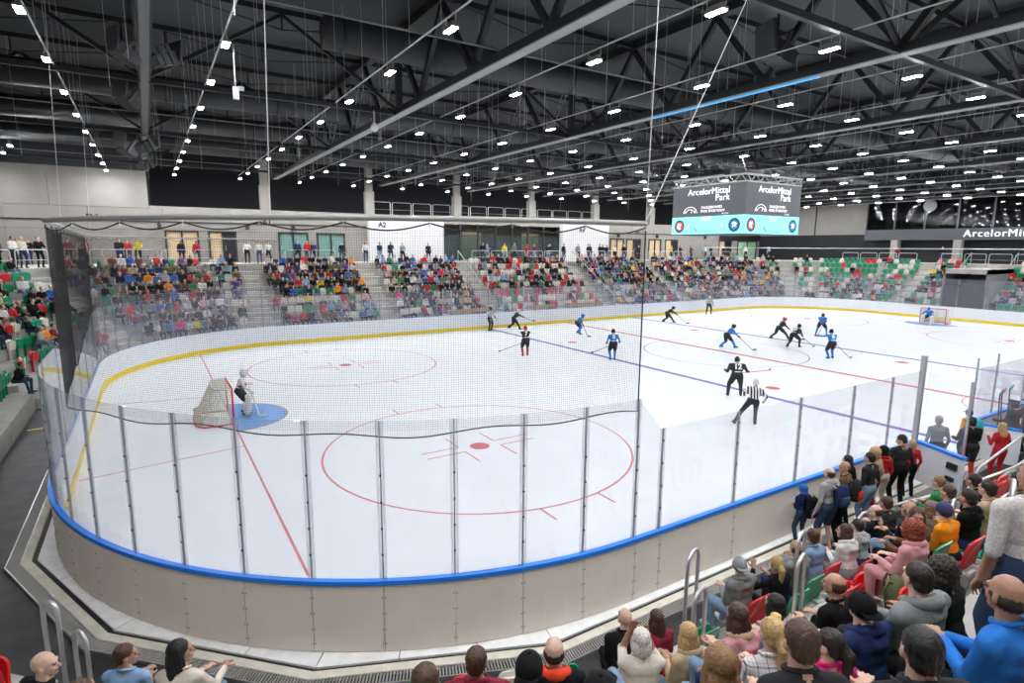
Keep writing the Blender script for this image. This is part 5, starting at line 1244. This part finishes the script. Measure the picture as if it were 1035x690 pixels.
for it in PL:
    o = dict(it[7]); o.setdefault('bulk', 1.18); stick = it[8]
    if stick and 'hands' not in o:
        bl, tp_, _ = stick; B_, T_ = Vector(bl), Vector(tp_); o['hands'] = {-1: tuple(T_), 1: tuple(T_.lerp(B_, .28))}
    goalie = 'goalkeeper' in it[10]; ref = it[3] == 'ref'
    P, hmx, hm = figure('custom', legs='sock', gloves=not ref, hyaw=o.pop('hyaw', 0), hpitch=-.25, **o)
    fd = o['feet']
    for sg in (1, -1):      # bulky shorts, skates, pads
        _, an = ik(Vector(o['hip'])+V3(.09*sg,0,0), Vector(fd[sg]), .43, .42, (sg*.25, 1, .25)); P.append(('c', tuple(an+V3(0,-.05,-.03)), tuple(an+V3(sg*.02,.16,-.04)), .052, .045, 3)); P.append(('c', tuple(an+V3(0,-.09,-.085)), tuple(an+V3(sg*.02,.18,-.085)), .012, .012, 3))
        if not ref:
            hp = Vector(o['hip']); kn, _ = ik(hp+V3(.1*sg,0,0), an, .43, .42, (sg*.25, 1, .25)); P.append(('c', tuple(hp+V3(.1*sg,0,.02)), tuple((hp+V3(.1*sg,0,0)).lerp(kn, .75)), .135, .115, 2))
            if goalie: P.append(('c', tuple(kn+V3(0,.07,.12)), tuple(an+V3(0,.09,-.02)), .12, .11, 4))
            else: P.append(('c', tuple(kn+V3(0,.03,0)), tuple(an+V3(0,.0,.05)), .078, .055, 4))
    jobs.append((P, .03, 2)); meta.append((it, P, hmx, hm, o, goalie, ref))
res = batch_remesh(jobs)
for (it, P, hmx, hm, o, goalie, ref), vf in zip(meta, res):
    x, y, hd, jer, hel, glv, sock, _, stick, num, lab = it
    me = assemble('player_body', vf, P, hmx, hm, [SKIN[0], JER[jer], M_PB, M_SK, sock, M_EYE, M_LIP, glv], True, 1.0, gloves=not ref)
    p = thing('person', lab, 'person', (x, y, 0), R(hd)-math.pi/2, 'people on the ice'); link('body', me, p); headthing(p, 'helmet', hel, hmx)
    if num:
        H = Vector(o['hip']); ln_ = o.get('lean', .1); up = V3(0, math.sin(ln_), math.cos(ln_)); fw = V3(0, math.cos(ln_), -math.sin(ln_)); b = o.get('bulk', 1.18)
        text(num, .30, M_TXT, p, frame(H+up*.27-fw*(.112*b+.012), (1, 0, 0), up) , 'back_number', bold=.012)
        q = MB().box((-.12, -.004, 0), (.12, .0, .035)); q.v = [tuple(frame(H+up*.14-fw*(.112*b+.008), (1,0,0), up) @ Vector((v[0], v[2], v[1]))) for v in q.v]; q.build('back_label', M_TXT, p)
    if goalie and x < 10:
        for c_, z in ((M_GR, .0), (mat('stripe_green', (.02,.25,.12), .6), -.09)):
            q = MB().loft([((0,0,1.02+z),.195,.15), ((0,.01,1.11+z),.2,.155)], 18); q.build('chest_stripe', c_, p, True)
    if stick:
        bl, tp_, m_ = stick; B_, T_ = Vector(bl), Vector(tp_); Mx = T((x, y, 0), R(hd)-math.pi/2)
        s = thing('hockey_stick', 'hockey stick held by the '+' '.join(lab.replace(',', '').split()[:11]), 'stick', Mx @ T_, R(hd)-math.pi/2)
        d = (B_-T_).normalized(); MB().bar((T_-d*.08)-T_, B_-T_, .028 if m_ is not M_PAD2 else .05, .02).build('shaft', m_, s)
        bd_ = Vector((d.x, d.y, 0)).normalized(); sdv = Vector((-bd_.y, bd_.x, 0))*(.2); e = B_-T_+bd_*.16+sdv*.9+V3(0,0,.02)
        MB().bar(B_-T_-V3(0,0,0), e, .015 if m_ is not M_PAD2 else .03, .075, up=(0,0,1)).build('blade', m_, s)
# players and staff at the bench and gate
BP = [(27.6,-.75,.25,85,'stand','helmet_black','black','player in dark jersey standing at the far end of the bench'),(25.3,-1.0,.0,85,'stand','helmet_black','charcoal','player in charcoal jersey between the red and white helmets'),(28.4,-1.5,.3,80,'stand',None,'white','bare-headed person in white top at the far end of the bench'),(22.6,-.72,0,80,'stand','helmet_black','black','player in dark jersey leaning on the boards, left end of the bench'),(23.6,-.75,.0,80,'stand','helmet_black','black','player in dark jersey, second from the gate at the bench'),
 (24.6,-.75,.0,85,'stand','helmet_red','black','player in red helmet at the bench'),(25.8,-.7,.25,80,'stand','helmet_white','navy','player in navy jersey and white helmet at the bench'),(23.1,-1.35,.0,70,'stand',None,'charcoal','bare-headed coach in charcoal behind the bench'),
 (24.9,-1.5,.0,75,'stand',None,'pale grey','bare-headed coach in pale grey behind the bench'),(26.6,-1.4,.2,75,'stand','helmet_black','red','player in red top right end of the bench'),(19.75,-.72,-.06,55,'stand','helmet_black','black','player in black jersey and red socks waiting in the gateway')]
jobs = []; meta = []
for it in BP:
    P, hmx, hm = figure('stand', lean=.12, bulk=1.2, legs='sock', gloves=True, hands={1: (.2,.35,1.0), -1: (-.2,.35,1.05)}); jobs.append((P, .032, 2)); meta.append((it, P, hmx, hm))
res = batch_remesh(jobs)
for (it, P, hmx, hm), vf in zip(meta, res):
    x, y, z, hd, _, hel, tp, lab = it
    me = assemble('bench_body', vf, P, hmx, hm, [SKIN[1], top_(tp), M_PB, M_SK, M_GR if 'red socks' in lab else M_SB_, M_EYE, M_LIP, M_GB], True, 1.0, gloves=True)
    p = thing('person', lab, 'person', (x, y, z), R(hd)-math.pi/2, 'people at the bench'); link('body', me, p)
    headthing(p, 'helmet' if hel else 'short', hel or 'brown', hmx)
for n_, (x, y, a) in enumerate(((22.2, -.5, .1), (22.6, -.45, -.1), (23.2, -.4, .15))):
    s = thing('hockey_stick', 'upright hockey stick at the bench, '+ordn(n_+1)+' from the gate', 'stick', (x, y, 1.1)); MB().bar((0,0,-.9), (a*.5,.1,.75), .03, .02).build('shaft', M_STK, s); MB().bar((a*.5,.1,.75), (a*.5+.25,.1,.85), .02, .075).build('blade', [M_STK, M_STR, mat('blade_green', (.02,.3,.15), .5)][n_], s)

# ------------------------------------------------------------------ the crowd across the rink
FV = []; jobs = []; pr = []
def farfig(pose, **k):
    P, hmx, hm = figure(pose, coarse=True, **k); M3 = hmx.to_3x3(); t = hmx.translation
    P.append(('e', tuple(t+V3(0,.012,-.015)), (.078,.095,.115), 0)); P.append(('e', tuple(t+V3(0,-.03,.03)), (.088,.095,.095), 4)); return P
vs = [dict(lean=.1), dict(lean=.3, hands={1: (.06,.36,.68), -1: (-.06,.36,.68)}), dict(lean=.0, side=.08), dict(lean=.18, side=-.08, hands={1: (.1,.3,1.0), -1: (-.12,.33,.64)}), dict(lean=.12, bulk=1.18), dict(lean=.4, bulk=.95), dict(lean=.1, fem=True, s=1, legs='short'), dict(lean=.2, fem=True, sleeve='short')]
for v in vs: pr.append(farfig('sit', **v))
for v in (dict(lean=.03), dict(lean=.05, bulk=1.15, hands={1: (.1,.25,1.05), -1: (-.1,.25,1.05)}), dict(lean=.08, fem=True), dict(lean=.02, hands={1: (.26,.05,.8), -1: (-.15,.3,1.2)})): pr.append(farfig('stand', **v))
resf = batch_remesh([(p, .036, 1) for p in pr]); resc = batch_remesh([(p, .06, 1) for p in pr])
VARF = [cls(v, p) for v, p in zip(resf, pr)]; VARC = [cls(v, p) for v, p in zip(resc, pr)]
dummy = [SKIN[0]]*8
VM = [npmesh('spectator_body', V, F, mi, dummy) for V, F, mi in VARF]
TW = ['black']*38+['charcoal']*16+['grey']*8+['pale grey']*4+['white']*9+['red']*9+['maroon']*3+['navy']*10+['blue']*5+['light blue']*4+['teal']*2+['green']*3+['olive']*3+['beige']*4+['pink']*3+['magenta']*2+['purple']*2+['yellow']*2+['orange']*1+['cream']*3+['brown']*3+['denim']*4
BW = ['black', 'dark denim', 'denim', 'navy', 'charcoal', 'khaki', 'black', 'dark denim']
HW = ['black', 'dark', 'dark', 'brown', 'brown', 'light', 'blond', 'grey']
far = [s for s in slots if s[2] not in (0, 1, 2)]
far.sort(key=lambda s: (s[0]-CAM).length)
ppl = []; empt = []
for s in far:
    (ppl if random.random() < occupancy(s[2], s[3], s[6], s[0]) else empt).append(s)
def inst_person(q, rz, lab, var, grp, sc=1.0, tp=None):
    o = bpy.data.objects.new('person', VM[var]); COL.objects.link(o); o.location = q; o.rotation_euler.z = rz+random.uniform(-.3, .3); o.scale = (sc,)*3
    tp = tp or random.choice(TW); h = random.choice(HW); bt = random.choice(BW)
    ms = [random.choice(SKIN), cloth(tp), cloth(bt), M_SHOE, HAIR[h], M_EYE, M_LIP, M_SHOE]
    for k, m_ in enumerate(ms): o.material_slots[k].link = 'OBJECT'; o.material_slots[k].material = m_
    if isinstance(lab, str): lab = lab.replace('%T', tp)
    tag(o, lab, 'person', grp); return o
NI = 165
for (q, rz, i, r, nm, k, j) in ppl[:NI]:
    inst_person(q, rz, f'seated spectator in %T, {ordn(r+1)} row, {nm}, {ordn(k)} place', random.randrange(8), 'spectators across the rink', random.uniform(.9, 1.04))
def crowd_mesh(lst, name, lab):
    keys = {}; Vs = []; Fs = []; Ms = []; o = 0; slots_ = []
    def sl(m):
        if m.name not in keys: keys[m.name] = len(slots_); slots_.append(m)
        return keys[m.name]
    for (q, rz, i, r, nm, k, j) in lst:
        V, F, mi = VARC[random.randrange(8)]
        if not isinstance(F, np.ndarray): continue
        sc = random.uniform(.88, 1.05); a = rz+random.uniform(-.3, .3); c, s = math.cos(a), math.sin(a)
        W = V*sc; W = np.stack([W[:, 0]*c-W[:, 1]*s+q.x, W[:, 0]*s+W[:, 1]*c+q.y, W[:, 2]+q.z], 1)
        ms = [random.choice(SKIN), cloth(random.choice(TW)), cloth(random.choice(BW)), M_SHOE, HAIR[random.choice(HW)], M_EYE, M_LIP, M_SHOE]; tb = np.array([sl(m) for m in ms])
        Vs.append(W); Fs.append(F+o); Ms.append(tb[mi]); o += len(V)
    me = npmesh(name, np.concatenate(Vs), np.concatenate(Fs), np.concatenate(Ms), slots_); ob = link(name, me); tag(ob, lab, 'crowd', None, 'stuff')
crowd_mesh(ppl[NI:], 'distant_crowd', 'dense distant crowd of seated spectators filling the far stand blocks')
# distant seats
for (q, rz, i, r, nm, k, j) in empt[:max(0, 295-nseat)]:
    c = seatcol(i, j, r); me = seat_meshes(c)['one']; o = link('stadium_seat', me, None, q, rz); tag(o, f'empty {c} seat, {ordn(r+1)} row, {nm}, {ordn(k)} place', 'seat', 'empty seats across the rink')
def seat_stuff(lst, name, lab):
    Vs = []; Fs = []; Ms = []; 
    mb = MB()
    for (q, rz, i, r, nm, k, j) in lst:
        cidx = ['red', 'green', 'white'].index(seatcol(i, j, r)); V, F = seat_meshes('red')['raw']; c, s = math.cos(rz), math.sin(rz)
        mb.add([(v[0]*c-v[1]*s+q.x, v[0]*s+v[1]*c+q.y, v[2]+q.z) for v in V], F, cidx)
    o = mb.build(name, M_SEAT_ALL); tag(o, lab, 'seat', None, 'stuff')
seat_stuff(empt[max(0, 295-nseat):]+[s for s in ppl if random.random() < .6], 'distant_seats', 'rows of distant green white and red plastic seats in the far stands')
# people standing on the far walkway
n_ = 0
for x in (-4.8, -4.2, -2.3, -1.4, .4, .9, 1.5, 4.0, 4.9, 8.2, 8.9, 9.5, 11.8, 12.4, 12.9, 15.2, 17.0, 18.1, 19.2, 19.8, 22.6, 27.5, 28.4, 29.6, 30.8, 32.0, 33.4, 34.9, 35.7, 36.3, 39.0, 39.7, 40.6, 41.2, 42.1, 42.8, 44.2, 45.0, 46.5, 52.3, 53.1, 54.4, 56.6, 58.0, 58.6, 61.0, 62.1, 64.0, 69.5):
    y = 30+D0+TRD*NR+random.uniform(.6, 2.2); n_ += 1
    inst_person((x, y, zl), -math.pi+math.pi*0+random.uniform(-.4, .4), f'spectator in %T standing on the walkway above the far seats, {ordn(n_)} from left', 8+random.randrange(4), 'people standing on the far walkway', random.uniform(.96, 1.04), random.choice(['black','black','charcoal','navy','grey','white','maroon','black','yellow','denim','red']))
for n_, (i, f, tp) in enumerate(((6, .34, 'navy'), (6, .46, 'white'), (6, .53, 'cream'), (6, .66, 'black'), (7, .02, 'cream'), (7, .3, 'black'))):
    a, b = edge(i, D0+TRD*NR+.7); q = a.lerp(b, f)
    inst_person((q.x, q.y, zl), rotz_out(fnor(i)), 'person in %T standing above the left corner seats, '+ordn(n_+1)+' from left', 8+n_ % 4, 'people standing above the left corner', 1.02, tp)
for n_, y in enumerate((24.2, 20.5, 11.2, 10.6)):
    inst_person((60+D0+TRD*NR+.8+n_ % 2, y, zl), math.pi/2, 'person in %T standing behind the right end stand, '+ordn(n_+1)+' from left', 8+n_ % 4, 'people behind the right end stand', 1.0)
